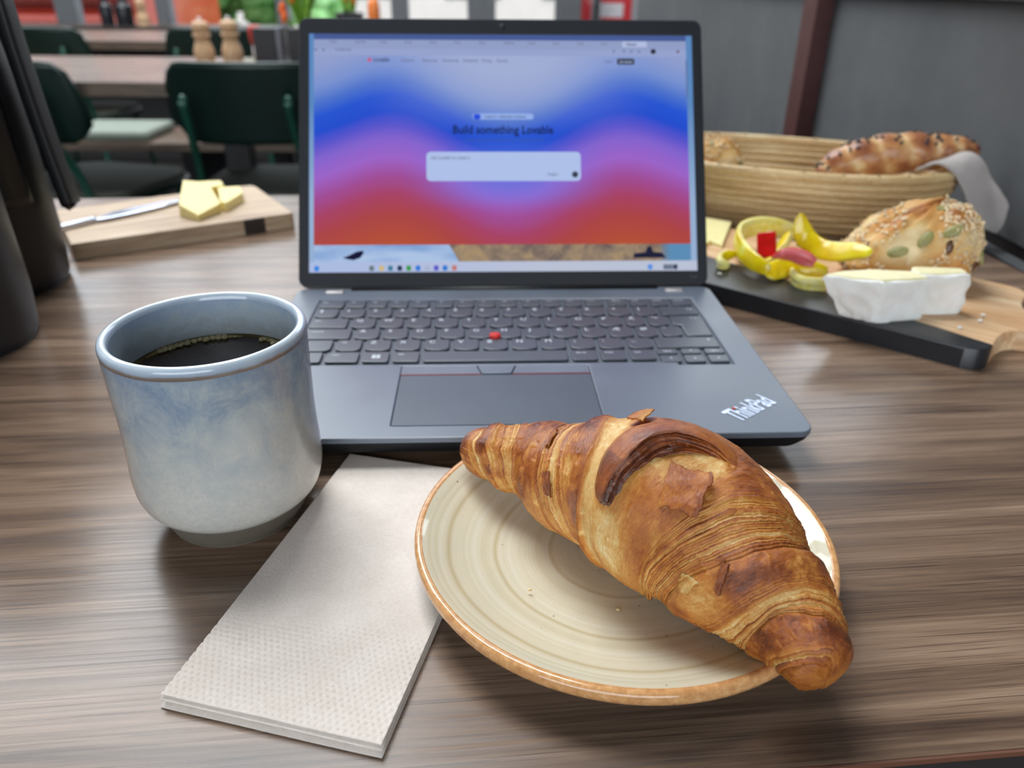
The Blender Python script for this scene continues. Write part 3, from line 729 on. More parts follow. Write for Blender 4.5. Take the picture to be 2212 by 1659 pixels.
# ------------------------------------------------------------------ plate
PC = (0.0415, -0.0780)
k = NT('cream_stoneware_glaze'); co = k.coord(); X, Y, Z = k.sep(co)
ws = k.noise(co, 9, 3)
rr = k.math('SQRT', k.math('ADD', k.math('MULTIPLY', X, X), k.math('MULTIPLY', k.math('MULTIPLY', Y, Y), 1.02)))
rw_ = k.math('ADD', rr, k.math('MULTIPLY', k.math('SUBTRACT', ws, 0.5), 0.006))
cv = k.add('ShaderNodeCombineXYZ'); k.link(k.math('MULTIPLY', rw_, 55), cv.inputs[0])
bands = k.noise(cv.outputs[0], 3.2, 4, 0.75)
base = k.ramp(bands, [(0.32, lin('cbc1a2')), (0.48, lin('d9d2b9')), (0.62, lin('dfdac6')), (0.75, lin('e5e1d0'))])
ring = k.ramp(k.math('MULTIPLY', rw_, 10), [(0.29, 0.0), (0.305, 0.55), (0.32, 0.0), (0.535, 0.0), (0.55, 0.6), (0.565, 0.0), (0.735, 0.0), (0.752, 0.7), (0.772, 0.0)])
base = k.mix(ring, base, lin('b5a273'))
fade = k.ramp(k.math('MULTIPLY', rr, 10), [(0.0, 0.35), (0.5, 0.0)])
base = k.mix(fade, base, lin('c2b48c'))
spk = k.math('MULTIPLY', k.ramp(k.vor(co, 130), [(0.045, 1.0), (0.075, 0.0)]), k.ramp(k.noise(co, 45, 2), [(0.45, 0.0), (0.62, 1.0)]))
base = k.mix(spk, base, lin('7a5a48'))
fsp = k.ramp(k.noise(co, 1400, 2), [(0.66, 0.0), (0.75, 0.35)])
base = k.mix(fsp, base, lin('9c8f6e'))
k.set('Base Color', base); k.set('Roughness', 0.06); k.set('Specular IOR Level', 0.6); k.set('Coat Weight', 0.3); k.set('Coat Roughness', 0.02)
k.bump(bands, 0.03, 0.0004); PLATE = k.m
k = NT('toffee_rim_glaze'); co = k.coord(); n1 = k.noise(co, 300, 4, 0.7)
k.set('Base Color', k.ramp(n1, [(0.35, lin('c08a58')), (0.55, lin('d6a06a')), (0.7, lin('e2b685'))])); k.set('Roughness', 0.08); k.set('Coat Weight', 0.4); TOFFEE = k.m
UNDERG = simple('white_underglaze', 'd9d8d6', 0.2)
plate = thing('plate', 'round cream stoneware plate with a toffee brown rim under the plain croissant', 'plate', (*PC, 0))
ins = smooth_path([(0, 0.0068, 0), (0.02, 0.0068, 0), (0.040, 0.0072, 0), (0.055, 0.0087, 0), (0.068, 0.0119, 0), (0.078, 0.0157, 0), (0.0845, 0.0190, 0), (0.0865, 0.0200, 0)], 60)[:, :2]
obj('well', lathem('well', ins, 128, PLATE), plate)
rim = smooth_path([(0.0865, 0.0200, 0), (0.0874, 0.0204, 0), (0.0886, 0.0203, 0), (0.0895, 0.0196, 0), (0.0900, 0.0182, 0), (0.0899, 0.0166, 0), (0.0893, 0.0150, 0)], 30)[:, :2]
obj('rim', lathem('rim', rim, 128, TOFFEE), plate)
und = smooth_path([(0.0893, 0.0150, 0), (0.0875, 0.0134, 0), (0.083, 0.0112, 0), (0.072, 0.0085, 0), (0.060, 0.0045, 0), (0.056, 0.0022, 0), (0.0545, 0.0002, 0), (0.0525, 0.0, 0), (0.0505, 0.0006, 0), (0.049, 0.0025, 0), (0.03, 0.0032, 0), (0, 0.0032, 0)], 60)[:, :2]
obj('underside', lathem('underside', und, 128, UNDERG), plate)

# ------------------------------------------------------------------ croissant
CS = np.array([[-0.0221, -0.0212, 0.0270, 0.0078], [-0.0174, -0.0309, 0.0290, 0.0118], [-0.0067, -0.038, 0.0312, 0.0154], [0.0034, -0.0431, 0.0319, 0.0181], [0.0131, -0.0506, 0.0324, 0.0202], [0.0208, -0.0616, 0.0358, 0.025], [0.0297, -0.0713, 0.038, 0.0283], [0.0401, -0.0777, 0.0405, 0.0314], [0.0499, -0.0891, 0.0427, 0.034], [0.0593, -0.0984, 0.043, 0.0341], [0.0674, -0.1075, 0.0411, 0.0316], [0.0737, -0.1187, 0.0386, 0.0282], [0.0793, -0.1303, 0.0359, 0.0241], [0.0852, -0.1398, 0.0332, 0.0195], [0.0905, -0.1492, 0.0312, 0.0154], [0.0909, -0.1607, 0.0299, 0.0112], [0.0935, -0.1700, 0.0288, 0.0078]])
CS[:, 3] *= np.array([1, .87, .83, .80, .79, .80, .83, .87, .90, .92, .94, .94, .94, .94, .95, .98, 1])
cd = np.r_[0, np.cumsum(np.linalg.norm(np.diff(CS[:, :3], axis=0), axis=1))]; cs_ = cd/cd[-1]
dense = np.linspace(0, 1, 401)
CD = np.stack([np.interp(dense, cs_, CS[:, j]) for j in range(4)], -1)
kr = np.hanning(41); kr /= kr.sum()
pad_ = np.concatenate([2*CD[:1]-CD[20:0:-1], CD, 2*CD[-1:]-CD[-2:-22:-1]])
CD = np.stack([np.convolve(pad_[:, j], kr, 'valid') for j in range(4)], -1)
CT = np.gradient(CD[:, :3], axis=0); CT /= np.linalg.norm(CT, axis=1, keepdims=True)
CN1 = np.cross(CT, [0, 0, 1.0]); CN1 /= np.linalg.norm(CN1, axis=1, keepdims=True); CN2 = np.cross(CN1, CT)
def cro(s, th, off=0.0):
    """point on the croissant: s along its length, th around it (0 = side facing the laptop user, 90 deg = top)"""
    s = np.asarray(s, float); th = np.asarray(th, float)
    f = lambda A: np.stack([np.interp(s, dense, A[:, j]) for j in range(A.shape[1])], -1)
    C, N1, N2 = f(CD), f(CN1), f(CN2)
    r = C[..., 3] + off
    cap_ = np.sqrt(np.clip(1-np.clip(1-s/0.03, 0, 1)**2, 0, 1))*np.sqrt(np.clip(1-np.clip(1-(1-s)/0.022, 0, 1)**2, 0, 1))
    r = r*cap_
    return C[..., :3] + r[..., None]*(np.cos(th)[..., None]*N1 + np.sin(th)[..., None]*N2)
ns, nt = 1000, 320
s, th = np.meshgrid(np.linspace(0, 1, ns), np.linspace(-np.pi, np.pi, nt, endpoint=False), indexing='ij')
deg = np.degrees(th); cx_, sx_ = np.cos(th), np.sin(th)
n_lo = fbm(s*9, cx_*1.3, sx_*1.3, 4, 1); n_mid = fbm(s*26, cx_*3, sx_*3, 4, 2); n_hi = fbm(s*150, cx_*5, sx_*5, 3, 3); n_fl = fbm(s*60, cx_*10, sx_*10, 4, 9)
tw = np.where(th < -np.pi/2-0.3, th+2*np.pi, th)          # continuous over the top
slant = np.interp(s, [0, 0.45, 0.6, 0.75, 0.85, 1.0], [-0.012, -0.032, 0.030, 0.048, 0.030, 0.02])
w = s - slant*np.clip(tw-np.pi/4, -1.6, 1.6) + 0.007*n_lo + 0.003*n_mid
def zone(w, a, b_, e=0.012): return np.clip((w-a)/e+0.5, 0, 1)*np.clip((b_-w)/e+0.5, 0, 1)
def sm(x): x = np.clip(x, 0, 1); return x*x*(3-2*x)
stripes = [(0.105, 0.180, 14, -1), (0.300, 0.376, 14, -1), (0.675, 0.774, 21, 1), (0.832, 0.908, 15, 1), (0.962, 0.990, 5, 1), (0.048, 0.076, 4, -1)]
lowT = fbm(s*4, cx_*0.8, sx_*0.8, 3, 71)                  # slow wander of the layers round the roll
disp = 0.0006*n_lo + 0.00038*n_mid + 0.00012*n_hi
bake = 0.55 + 0.18*n_lo + 0.24*n_mid + 0.12*n_hi
# faint laminations everywhere
fine_ph = w*62 + 0.9*lowT + 0.25*n_mid
fi = np.floor(fine_ph); fsw = fine_ph-fi
fl_amp = np.clip(0.35 + 0.9*fbm(s*7, cx_*1.5, sx_*1.5, 3, 72), 0, 1)
bake += fl_amp*(0.10*fbm(fi*1.71, cx_*1.2, sx_*1.2, 2, 73) + 0.07*(fsw < 0.18) - 0.05*(fsw > 0.8))
disp += fl_amp*0.00016*(fsw-0.5)
Zs = np.zeros_like(s)
rs = np.random.RandomState(5)
for a, b_, cnt, sgn in stripes:
    z_ = zone(w, a, b_, 0.010); Zs = np.maximum(Zs, z_)
    x = (w-a)/(b_-a) + 0.05*lowT + 0.012*n_mid
    edges = np.sort(np.r_[-0.3, (np.arange(cnt)+rs.uniform(-0.38, 0.38, cnt))/cnt, 1.3])
    li = np.clip(np.searchsorted(edges, x)-1, 0, len(edges)-2)
    wd_ = edges[li+1]-edges[li]; saw = np.clip((x-edges[li])/wd_, 0, 1)
    if sgn < 0: saw = 1-saw
    rl = rs.uniform(-1, 1, len(edges))[li]
    lay = fbm(li*3.71+a*100, cx_*0.9, sx_*0.9, 2, 5)          # each sheet comes and goes round the roll
    amp = np.clip(0.75+0.9*lay, 0.15, 1.4)
    disp += z_*(amp*0.00070*(saw**0.7-0.5)*np.clip(wd_*cnt, 0.4, 1.6) + 0.00035*rl)
    edge = np.clip(1-saw/0.22, 0, 1)
    bake = bake*(1-z_) + z_*np.clip(0.46 + 0.20*rl + 0.16*lay + 0.12*n_mid + amp*(0.34*edge - 0.22*np.clip((saw-0.65)/0.35, 0, 1)), 0.05, 1)
    mid_ = (a+b_)/2
    disp += 0.0010*sm((w-mid_)/(b_-a)*(-sgn)+0.5)             # the layer nearer the middle sits proud
bake -= 0.05
doms = [(0.0, 0.060, .4), (0.072, 0.122, .6), (0.178, 0.312, 1.0), (0.372, 0.452, .8), (0.765, 0.842, .9), (0.90, 0.972, .7)]
for a, b_, amp in doms:
    x = np.clip((w-a)/(b_-a), 0, 1); bump_ = np.sin(np.pi*x)
    disp += 0.0024*amp*bump_*np.where(s < 0.45, 1.25, 1.0)
    bake += bump_*zone(w, a, b_)*(0.10 + 0.07*np.clip(np.sin(th), -1, 1) + 0.16*n_mid)
disp -= 0.0020
# pale crease left of the torn wrap, pale front, brown belly
def blob(sc, tc, ws_, wt): return np.exp(-((s-sc)/ws_)**2 - ((deg-tc)/wt)**2)
crease = zone(w, 0.450, 0.494, 0.02)*np.clip(0.85+0.8*n_mid, 0.2, 1)
bake = bake*(1-crease) + crease*(0.12 + 0.15*n_mid)
disp -= 0.0010*crease
ctr = zone(w, 0.49, 0.69, 0.03); bake = bake*(1-0.35*ctr) + 0.35*ctr*(0.50+0.3*n_mid)
pale = np.clip(1.2*blob(0.535, 4, 0.040, 26) + 0.8*blob(0.575, -25, 0.05, 22), 0, 1)*np.clip(0.9+1.4*n_mid, 0.15, 1)
bake = bake*(1-pale) + pale*(0.13 + 0.22*np.abs(n_fl))
brown = np.clip(1.1*blob(0.650, 24, 0.050, 24) + 0.6*blob(0.60, 36, 0.045, 22), 0, 1)
bake = bake*(1-0.7*brown) + 0.7*brown*(0.56 + 0.22*n_mid + 0.14*n_fl)
inner = np.clip(1.5*blob(0.575, 74, 0.040, 15) + 1.0*blob(0.63, 84, 0.045, 12), 0, 1)*np.clip(0.95+0.9*n_mid, 0.2, 1)
bake = bake*(1-inner) + inner*(0.15 + 0.22*np.abs(n_mid))
disp -= 0.0032*np.clip(blob(0.585, 78, 0.060, 26)*1.1, 0, 1)
peel = np.clip(1.4*blob(0.775, 8, 0.035, 22) - 0.2, 0, 1)*np.clip(1+1.5*n_mid, 0, 1)
bake = bake*(1-peel) + peel*(0.27 + 0.25*np.abs(n_fl)); disp -= 0.0004*peel
pl2 = np.clip(blob(0.40, 50, 0.03, 25)*np.clip((n_mid-0.15)*5, 0, 1), 0, 1)*0.5; bake = bake*(1-pl2)+pl2*0.30
low = sm((-deg-12)/45)*(deg < 0)*(deg > -120); bake = bake*(1-0.40*low) + 0.40*low*0.44
bake += 0.10*sm((deg-70)/50)*(deg > 0)
flk = np.clip((n_fl-0.22)*5, 0, 1)*(1-0.6*pale); disp += 0.00028*flk; bake -= 0.10*flk*(1-Zs)
tipm = sm((0.045-s)/0.04)+sm((s-0.965)/0.03); bake = bake*(1-0.5*tipm)+0.5*tipm*0.62
disp_grid = disp.copy()
def crod(s1, t1, off=0.0):
    """croissant surface including the relief"""
    s1 = np.asarray(s1, float); t1 = np.asarray(t1, float)
    fi_ = np.clip(s1*(ns-1), 0, ns-1.001); fj = ((t1+np.pi)/(2*np.pi)*nt) % nt
    i0 = fi_.astype(int); j0 = fj.astype(int) % nt; a = fi_-i0; b_ = fj-fj.astype(int); j1 = (j0+1) % nt
    d_ = (disp_grid[i0, j0]*(1-a)*(1-b_) + disp_grid[i0+1, j0]*a*(1-b_) + disp_grid[i0, j1]*(1-a)*b_ + disp_grid[i0+1, j1]*a*b_)
    return cro(s1, t1, d_+off)
P = cro(s, th, disp)
# rest on the plate: nothing goes below the dish surface
rad = np.hypot(P[..., 0]-PC[0], P[..., 1]-PC[1])
dish = np.interp(rad, np.r_[ins[:, 0], 0.0876, 0.0898, 0.0905], np.r_[ins[:, 1], 0.0204, 0.019, -1])
P[..., 2] = np.where(P[..., 2] < dish+0.0004, dish+0.0004+0.1*(P[..., 2]-dish-0.0004)*0, P[..., 2])
i, j = np.meshgrid(np.arange(ns-1), np.arange(nt), indexing='ij')
F = np.stack([i*nt+j, i*nt+(j+1) % nt, (i+1)*nt+(j+1) % nt, (i+1)*nt+j], -1).reshape(-1, 4)
k = NT('baked_laminated_dough'); at = k.add('ShaderNodeAttribute'); at.attribute_name = 'bake'
co = k.coord(); n1 = k.noise(co, 260, 5, 0.7, 0.4); n2 = k.noise(co, 1100, 3, 0.7); n0 = k.noise(co, 75, 4, 0.65, 0.6)
asv = k.add('ShaderNodeAttribute'); asv.attribute_name = 'sv'; atv = k.add('ShaderNodeAttribute'); atv.attribute_name = 'tv'
cvec = k.add('ShaderNodeCombineXYZ'); k.link(k.math('MULTIPLY', asv.outputs['Fac'], 260.0), cvec.inputs[0]); k.link(k.math('MULTIPLY', atv.outputs['Fac'], 5.0), cvec.inputs[1])
fib = k.noise(cvec.outputs[0], 1.0, 5, 0.7, 0.8)
bk = k.math('ADD', at.outputs['Fac'], k.math('MULTIPLY', k.math('SUBTRACT', n1, 0.5), 0.42))
bk = k.math('ADD', bk, k.math('MULTIPLY', k.math('SUBTRACT', n0, 0.5), 0.30))
bk = k.math('ADD', bk, k.math('MULTIPLY', k.math('SUBTRACT', n2, 0.5), 0.16))
bk = k.math('ADD', bk, k.math('MULTIPLY', k.math('SUBTRACT', fib, 0.5), 0.42))
bcol = k.ramp(bk, [(0.04, lin('ecd5a2')), (0.18, lin('dfb672')), (0.34, lin('cd9045')), (0.50, lin('b56c2a')), (0.66, lin('964f20')), (0.84, lin('713718')), (1.0, lin('4e2613'))])
k.set('Base Color', bcol)
k.set('Roughness', k.ramp(bk, [(0.2, 0.60), (0.5, 0.38), (0.8, 0.22)])); k.set('Specular IOR Level', 0.5)
k.set('Subsurface Weight', 0.12); k.set('Subsurface Radius', (0.004, 0.002, 0.0008)); k.set('Subsurface Scale', 1.0)
hb = k.math('ADD', k.math('ADD', k.math('MULTIPLY', n1, 0.55), k.math('MULTIPLY', n2, 0.25)), k.math('MULTIPLY', fib, 0.9))
k.bump(hb, 0.55, 0.0007); DOUGH = k.m
cro_t = thing('croissant', 'large plain golden brown croissant with a torn flap on the cream plate', 'croissant', (0.05, -0.09, 0.012))
org = np.array([0.05, -0.09, 0.012])
obj('crust', mesh('crust', P.reshape(-1, 3)-org, F, DOUGH, True, attr={'bake': np.clip(bake, 0, 1), 'sv': w, 'tv': np.sin(tw*0.5)*3}), cro_t)

def dough_sheet(name, lipc, backc, nseg, lift, thick, mat, b_out, b_face, lines=6, seed=0, back_off=0.0002):
    """a torn layer: rises from its back line to a thick laminated lip; curves given as (s, degrees)"""
    L_ = smooth_path([(a, d/100, 0) for a, d in lipc], nseg)[:, :2]; B_ = smooth_path([(a, d/100, 0) for a, d in backc], nseg)[:, :2]
    nb, nf, nu = 22, 26, 6
    rows_, att, sv, tv = [], [], [], []
    a_ = np.linspace(0, 1, nseg)
    env = np.interp(a_, [0, 0.04, 0.12, 0.42, 0.6, 0.8, 1.0], [0.75, 0.9, 1.0, 1.0, 0.72, 0.40, 0.12])
    jag = fbm(a_*22, a_*0+seed, a_*0, 4, seed)
    for q in range(nb):                                   # outer skin
        x = q/(nb-1)
        ss = B_[:, 0]*(1-x)+L_[:, 0]*x; tt_ = (B_[:, 1]*(1-x)+L_[:, 1]*x)*100
        h_ = back_off + lift*np.sin(x*np.pi/2)**1.1*env + 0.0007*fbm(a_*5, a_*0+x*2.5, a_*0+seed, 4, seed+1)
        rows_.append(cro(ss, np.radians(tt_), h_)); att.append(np.clip(b_out(a_, x)+0.25*fbm(a_*5, a_*0+x*2, a_*0+seed, 4, seed+7), 0, 1)); sv.append(a_*0+x*0.10); tv.append(a_*4)
    ph0 = 0.6*fbm(a_*3, a_*0, a_*0+seed, 3, seed+2)
    eds = np.sort(np.r_[0, (np.arange(1, lines)+np.random.RandomState(seed).uniform(-.35, .35, lines-1))/lines, 1.0001])
    for q in range(1, nf+1):                              # laminated edge, sheet upon sheet
        x = q/nf
        xx = np.clip(x + 0.05*ph0*np.sin(np.pi*x), 0, 1)
        li = np.clip(np.searchsorted(eds, xx)-1, 0, lines-1); saw = (xx-eds[li])/(eds[li+1]-eds[li])
        lay = fbm(a_*9, li*2.3, a_*0+seed, 3, seed+3)
        fringe = 0.0006*jag*(1-x) + 0.0007*(0.5-np.abs(saw-0.5))*2 + 0.0010*lay + 0.0040*x
        h_ = lift*env - thick*env*x
        ss = L_[:, 0] + fringe/0.198*0.9; tt_ = L_[:, 1]*100 - fringe*620
        rows_.append(cro(ss, np.radians(tt_), np.maximum(h_, -0.0035)))
        att.append(np.clip(b_face(a_, x) + 0.22*lay + 0.16*np.where(saw > 0.75, 1, 0) - 0.22*np.where(saw < 0.25, 1, 0), 0, 1)); sv.append(a_*0+x*0.05); tv.append(a_*4)
    P_ = np.stack(rows_, 1) - org; n_, m_ = P_.shape[:2]
    i_, j_ = np.meshgrid(np.arange(n_-1), np.arange(m_-1), indexing='ij')
    F_ = [tuple(f) for f in np.stack([i_*m_+j_, (i_+1)*m_+j_, (i_+1)*m_+j_+1, i_*m_+j_+1], -1).reshape(-1, 4)]
    F_.append(tuple(range(m_))); F_.append(tuple((n_-1)*m_+q for q in range(m_-1, -1, -1)))
    return obj(name, fixn(mesh(name, P_.reshape(-1, 3), F_, mat, True, attr={'bake': np.stack(att, 1), 'sv': np.stack(sv, 1), 'tv': np.stack(tv, 1)})), cro_t, sharp=60)
lip = [(0.521, 25), (0.524, 34), (0.527, 46), (0.534, 59), (0.547, 72), (0.566, 83), (0.590, 91), (0.618, 95), (0.655, 97), (0.70, 98), (0.742, 100)]
back = [(0.490, 30), (0.476, 42), (0.466, 54), (0.464, 66), (0.470, 80), (0.492, 100), (0.530, 125), (0.575, 140), (0.63, 142), (0.69, 136), (0.735, 112)]
dough_sheet('torn_flap', lip, back, 240, 0.0095, 0.0102, DOUGH,
            lambda a, x: 0.50 + 0.16*x + 0.12*(a < 0.25), lambda a, x: 0.92 - 0.46*np.clip((a-0.38)*2.2, 0, 1) + 0.08*x*(a < 0.6), 9, 21)
# lifted crust flakes
def flake(outline, lift0, lift1, bval, seed):
    A_, B_, C_, D_ = np.array(outline, float); n_ = 26       # A-B attached edge, D-C free edge
    x, y = np.meshgrid(np.linspace(0, 1, n_), np.linspace(0, 1, n_))
    rag = 0.10*fbm(x*5+seed, y*5, x*0, 3, seed)
    xr_ = np.clip(x + rag*(np.abs(x-0.5)*2)**3, -0.15, 1.15); yr_ = y + 0.12*fbm(x*6, x*0+seed, x*0, 3, seed+4)*y**3
    q_ = [(A_[c_]*(1-xr_)+B_[c_]*xr_)*(1-yr_)+(D_[c_]*(1-xr_)+C_[c_]*xr_)*yr_ for c_ in (0, 1)]
    hh = lift0 + (lift1-lift0)*y**1.4 + 0.0003*np.sin(x*9+y*5+seed)
    P_ = crod(q_[0], np.radians(q_[1]), hh) - org
    at_ = np.clip(bval + 0.14*fbm(x*3, y*3, x*0+seed, 3, seed+1) + 0.12*(y > 0.9) - 0.25*np.clip(0.25-y, 0, 1)*4*0.4, 0, 1)
    me = gridm('crust_flake', P_, DOUGH, 0.0007)
    for nm, arr in (('bake', at_), ('sv', y*0.1), ('tv', x*2)):
        t_ = me.attributes.new(nm, 'FLOAT', 'POINT'); t_.data.foreach_set('value', np.r_[arr.ravel(), arr.ravel()].astype(np.float32))
    obj('crust_flake', me, cro_t)
flake([(0.580, 68), (0.606, 40), (0.700, 50), (0.652, 76)], 0.0004, 0.0034, 0.60, 3)
flake([(0.770, 44), (0.790, 24), (0.800, 26), (0.785, 46)], 0.0003, 0.0016, 0.70, 8)
flake([(0.510, 84), (0.496, 104), (0.466, 106), (0.474, 86)], 0.0030, 0.0030, 0.50, 12)
flake([(0.655, -30), (0.675, -28), (0.672, -42), (0.660, -44)], 0.0003, 0.0016, 0.45, 14)
flake([(0.735, 16), (0.765, 20), (0.762, 6), (0.742, 4)], 0.0003, 0.0010, 0.26, 17)
flake([(0.335, 30), (0.350, 12), (0.366, 14), (0.352, 34)], 0.0002, 0.0008, 0.68, 19)
flake([(0.300, 75), (0.312, 55), (0.322, 58), (0.312, 78)], 0.0002, 0.0012, 0.55, 22)
# crumbs on the plate
cb = ballm('crumb', 0.0009, DOUGH, 1.3, 0.8, 0.6, 1)
for i, (x, y, z) in enumerate(((0.035, -0.115, 0.0078), (0.0, -0.105, 0.010))):
    tag(obj('crumb', cb, None, (x, y, z)), ('tiny croissant crumb on the plate nearer the croissant', 'tiny croissant crumb on the left of the plate')[i], 'crumb', 'croissant crumbs on the plate')

# ------------------------------------------------------------------ right serving board with peppers, brie and a seeded roll
BA = Vector((0.743, -0.669, 0)); BBv = Vector((0.669, 0.743, 0)); BANG = math.atan2(-0.669, 0.743)
def bab(a, b_, z=0.0): return (a*BA + b_*BBv) + Vector((0, 0, z))
def toboard(x, y): return (x*BA.x+y*BA.y, x*BBv.x+y*BBv.y)
bo = bab(0.03, 0.365)
board = thing('serving_board', 'wooden serving board with a black painted strip along its edge beside the laptop', 'board', (bo.x, bo.y, 0), BANG)
L_ = lambda a, b_: (a-0.03, b_-0.365)
BW = wood('acacia_board', ['8a5f3c', 'b58a60', 'cfa67c', 'e4c8a2', 'efdabd'], (4, 26, 26), 0.5, 0.25).m
BDK = NT('black_painted_wood'); co = BDK.coord(); n1 = BDK.noise(BDK.coord('Object', (30, 160, 30)), 1.0, 4); n2 = BDK.noise(co, 420, 3, 0.7)
BDK.set('Base Color', BDK.mix(BDK.ramp(n2, [(0.66, 0.0), (0.74, 0.6)]), BDK.ramp(n1, [(0.3, lin('1b1c20')), (0.7, lin('26282d'))]), lin('55585e'))); BDK.set('Roughness', 0.38); BDK.bump(n2, 0.15, 0.0004); BDK = BDK.m
bt = 0.015
front = [L_(-0.115, 0.2865), L_(0.152, 0.2865), L_(0.1590, 0.2885), L_(0.1635, 0.2925), L_(0.1655, 0.3000), L_(0.1655, 0.3050), L_(-0.03, 0.3440), L_(-0.115, 0.356)]
obj('painted_strip', prismm('painted_strip', front, 0.0, bt, BDK, 0.0012, 2), board)
wd = [L_(-0.115, 0.3562), L_(-0.03, 0.3442), L_(0.1655, 0.3052), L_(0.1655, 0.315), L_(0.1660, 0.326), L_(0.1685, 0.336), L_(0.1740, 0.3435), L_(0.184, 0.3468), L_(0.26, 0.3480), L_(0.275, 0.352), L_(0.281, 0.3655), L_(0.275, 0.379), L_(0.26, 0.3835), L_(0.184, 0.3845), L_(0.174, 0.388), L_(0.1685, 0.395), L_(0.166, 0.405), L_(0.1655, 0.428), L_(0.163, 0.436), L_(0.157, 0.441), L_(0.149, 0.443), L_(-0.115, 0.443)]
obj('wooden_body', prismm('wooden_body', wd, 0.0, bt, BW, 0.0012, 2), board)
ZB = bt+0.0003

PEP = NT('yellow_pepper_skin'); co = PEP.coord(); n1 = PEP.noise(co, 60, 3)
PEP.set('Base Color', PEP.ramp(n1, [(0.3, lin('dcb400')), (0.6, lin('ecd012')), (0.75, lin('dfe04a'))])); PEP.set('Roughness', 0.22); PEP.set('Coat Weight', 0.3); PEP.set('Subsurface Weight', 0.25); PEP.set('Subsurface Radius', (0.006, 0.004, 0.001)); PEP.set('Subsurface Scale', 1.0); PEP = PEP.m
PIN = NT('yellow_pepper_flesh'); co = PIN.coord(); n1 = PIN.noise(co, 200, 4)
PIN.set('Base Color', PIN.ramp(n1, [(0.3, lin('e6d85a')), (0.7, lin('f3ecae'))])); PIN.set('Roughness', 0.35); PIN.set('Subsurface Weight', 0.3); PIN.set('Subsurface Radius', (0.006, 0.005, 0.002)); PIN.set('Subsurface Scale', 1.0); PIN = PIN.m
RPEP = simple('red_pepper_skin', 'c4140f', 0.22, var=0.25, nscale=60, coat=0.4, sub=0.15)
RPIN = simple('red_pepper_flesh', 'd9666a', 0.35, var=0.25, nscale=90, sub=0.2)
def pepper(label, path, wid, th, tw0, tw1, mats=(PEP, PIN), group='yellow pepper strips on the board', tip=(0.5, 0.5), name='pepper_strip', ps=26):
    P_ = smooth_path(path, ps); base = P_.mean(0); base[2] = ZB
    o = thing(name, label, 'pepper', tuple(base), 0, group)
    sc = np.ones(ps); e = np.linspace(0, 1, ps)
    sc *= tip[0]+(1-tip[0])*np.clip(e/0.22, 0, 1)**0.6; sc *= tip[1]+(1-tip[1])*np.clip((1-e)/0.22, 0, 1)**0.6
    tw_ = np.linspace(tw0, tw1, ps)
    arc = np.linspace(-1, 1, 9)
    outer = [(th*0.5*(1-0.5*a*a)+0.0001, wid*0.5*a) for a in arc]
    sk = outer + [(x-0.0011, y*0.985) for x, y in reversed(outer)]
    fl = [(x-0.0011, y*0.985) for x, y in outer] + [(-th*0.5*(1-0.25*a*a)+0.0006*math.sin(a*5), wid*0.47*a) for a in reversed(arc)]
    obj('skin', sweepm('skin', P_-base, sk, mats[0], scale=sc, twist=tw_), o)
    obj('flesh', sweepm('flesh', P_-base, fl, mats[1], scale=sc, twist=tw_), o)
    return o
pepper('large curled yellow pepper ring standing round the red pepper square', [(0.2145, 0.2430, 0.0235), (0.2045, 0.2620, 0.0270), (0.2030, 0.2900, 0.0310), (0.2100, 0.3110, 0.0345), (0.2310, 0.3270, 0.0355), (0.2540, 0.3300, 0.0325), (0.2700, 0.3270, 0.0270)], 0.017, 0.0060, 2.9, 3.3)
pepper('small hooked yellow pepper piece at the left end of the peppers', [(0.2000, 0.2860, 0.0230), (0.1930, 0.2850, 0.0225), (0.1850, 0.2780, 0.0215), (0.1835, 0.2690, 0.0205), (0.1900, 0.2680, 0.0195)], 0.009, 0.0055, 3.0, 3.0)
pepper('yellow pepper strip with a pointed horn sticking up by the basket', [(0.2470, 0.2770, 0.0610), (0.2490, 0.2760, 0.0500), (0.2540, 0.2730, 0.0405), (0.2620, 0.2600, 0.0355), (0.2680, 0.2440, 0.0380), (0.2740, 0.2270, 0.0440), (0.2800, 0.2120, 0.0480)], 0.0165, 0.0060, 0.35, 0.6, tip=(0.10, 0.25))
pepper('straight yellow pepper strip lying between the red pieces and the brie', [(0.2190, 0.2740, 0.0250), (0.2310, 0.2570, 0.0235), (0.2450, 0.2450, 0.0230), (0.2620, 0.2400, 0.0230)], 0.016, 0.0060, 0.45, 0.3, tip=(0.4, 0.4))
pepper('low bent yellow pepper strip touching the tip of the brie', [(0.2360, 0.2480, 0.0215), (0.2330, 0.2340, 0.0205), (0.2370, 0.2230, 0.0200), (0.2490, 0.2190, 0.0200), (0.2560, 0.2210, 0.0200)], 0.0115, 0.0055, 3.0, 2.9)
pepper('yellow pepper strip half hidden behind the seeded roll', [(0.2620, 0.3080, 0.0250), (0.2760, 0.3080, 0.0235), (0.2900, 0.3030, 0.0210), (0.2960, 0.3020, 0.0205)], 0.012, 0.0055, 2.0, 2.3)
pepper('pale inner yellow pepper strip crossing inside the large ring', [(0.2580, 0.3240, 0.0300), (0.2450, 0.3010, 0.0255), (0.2290, 0.2790, 0.0240), (0.2180, 0.2600, 0.0240)], 0.015, 0.0060, 0.7, 1.0)
pepper('flat pale yellow pepper strip at the front of the peppers', [(0.2120, 0.2440, 0.0210), (0.2210, 0.2460, 0.0220), (0.2300, 0.2520, 0.0225), (0.2370, 0.2600, 0.0230)], 0.016, 0.005, 0.9, 0.5)
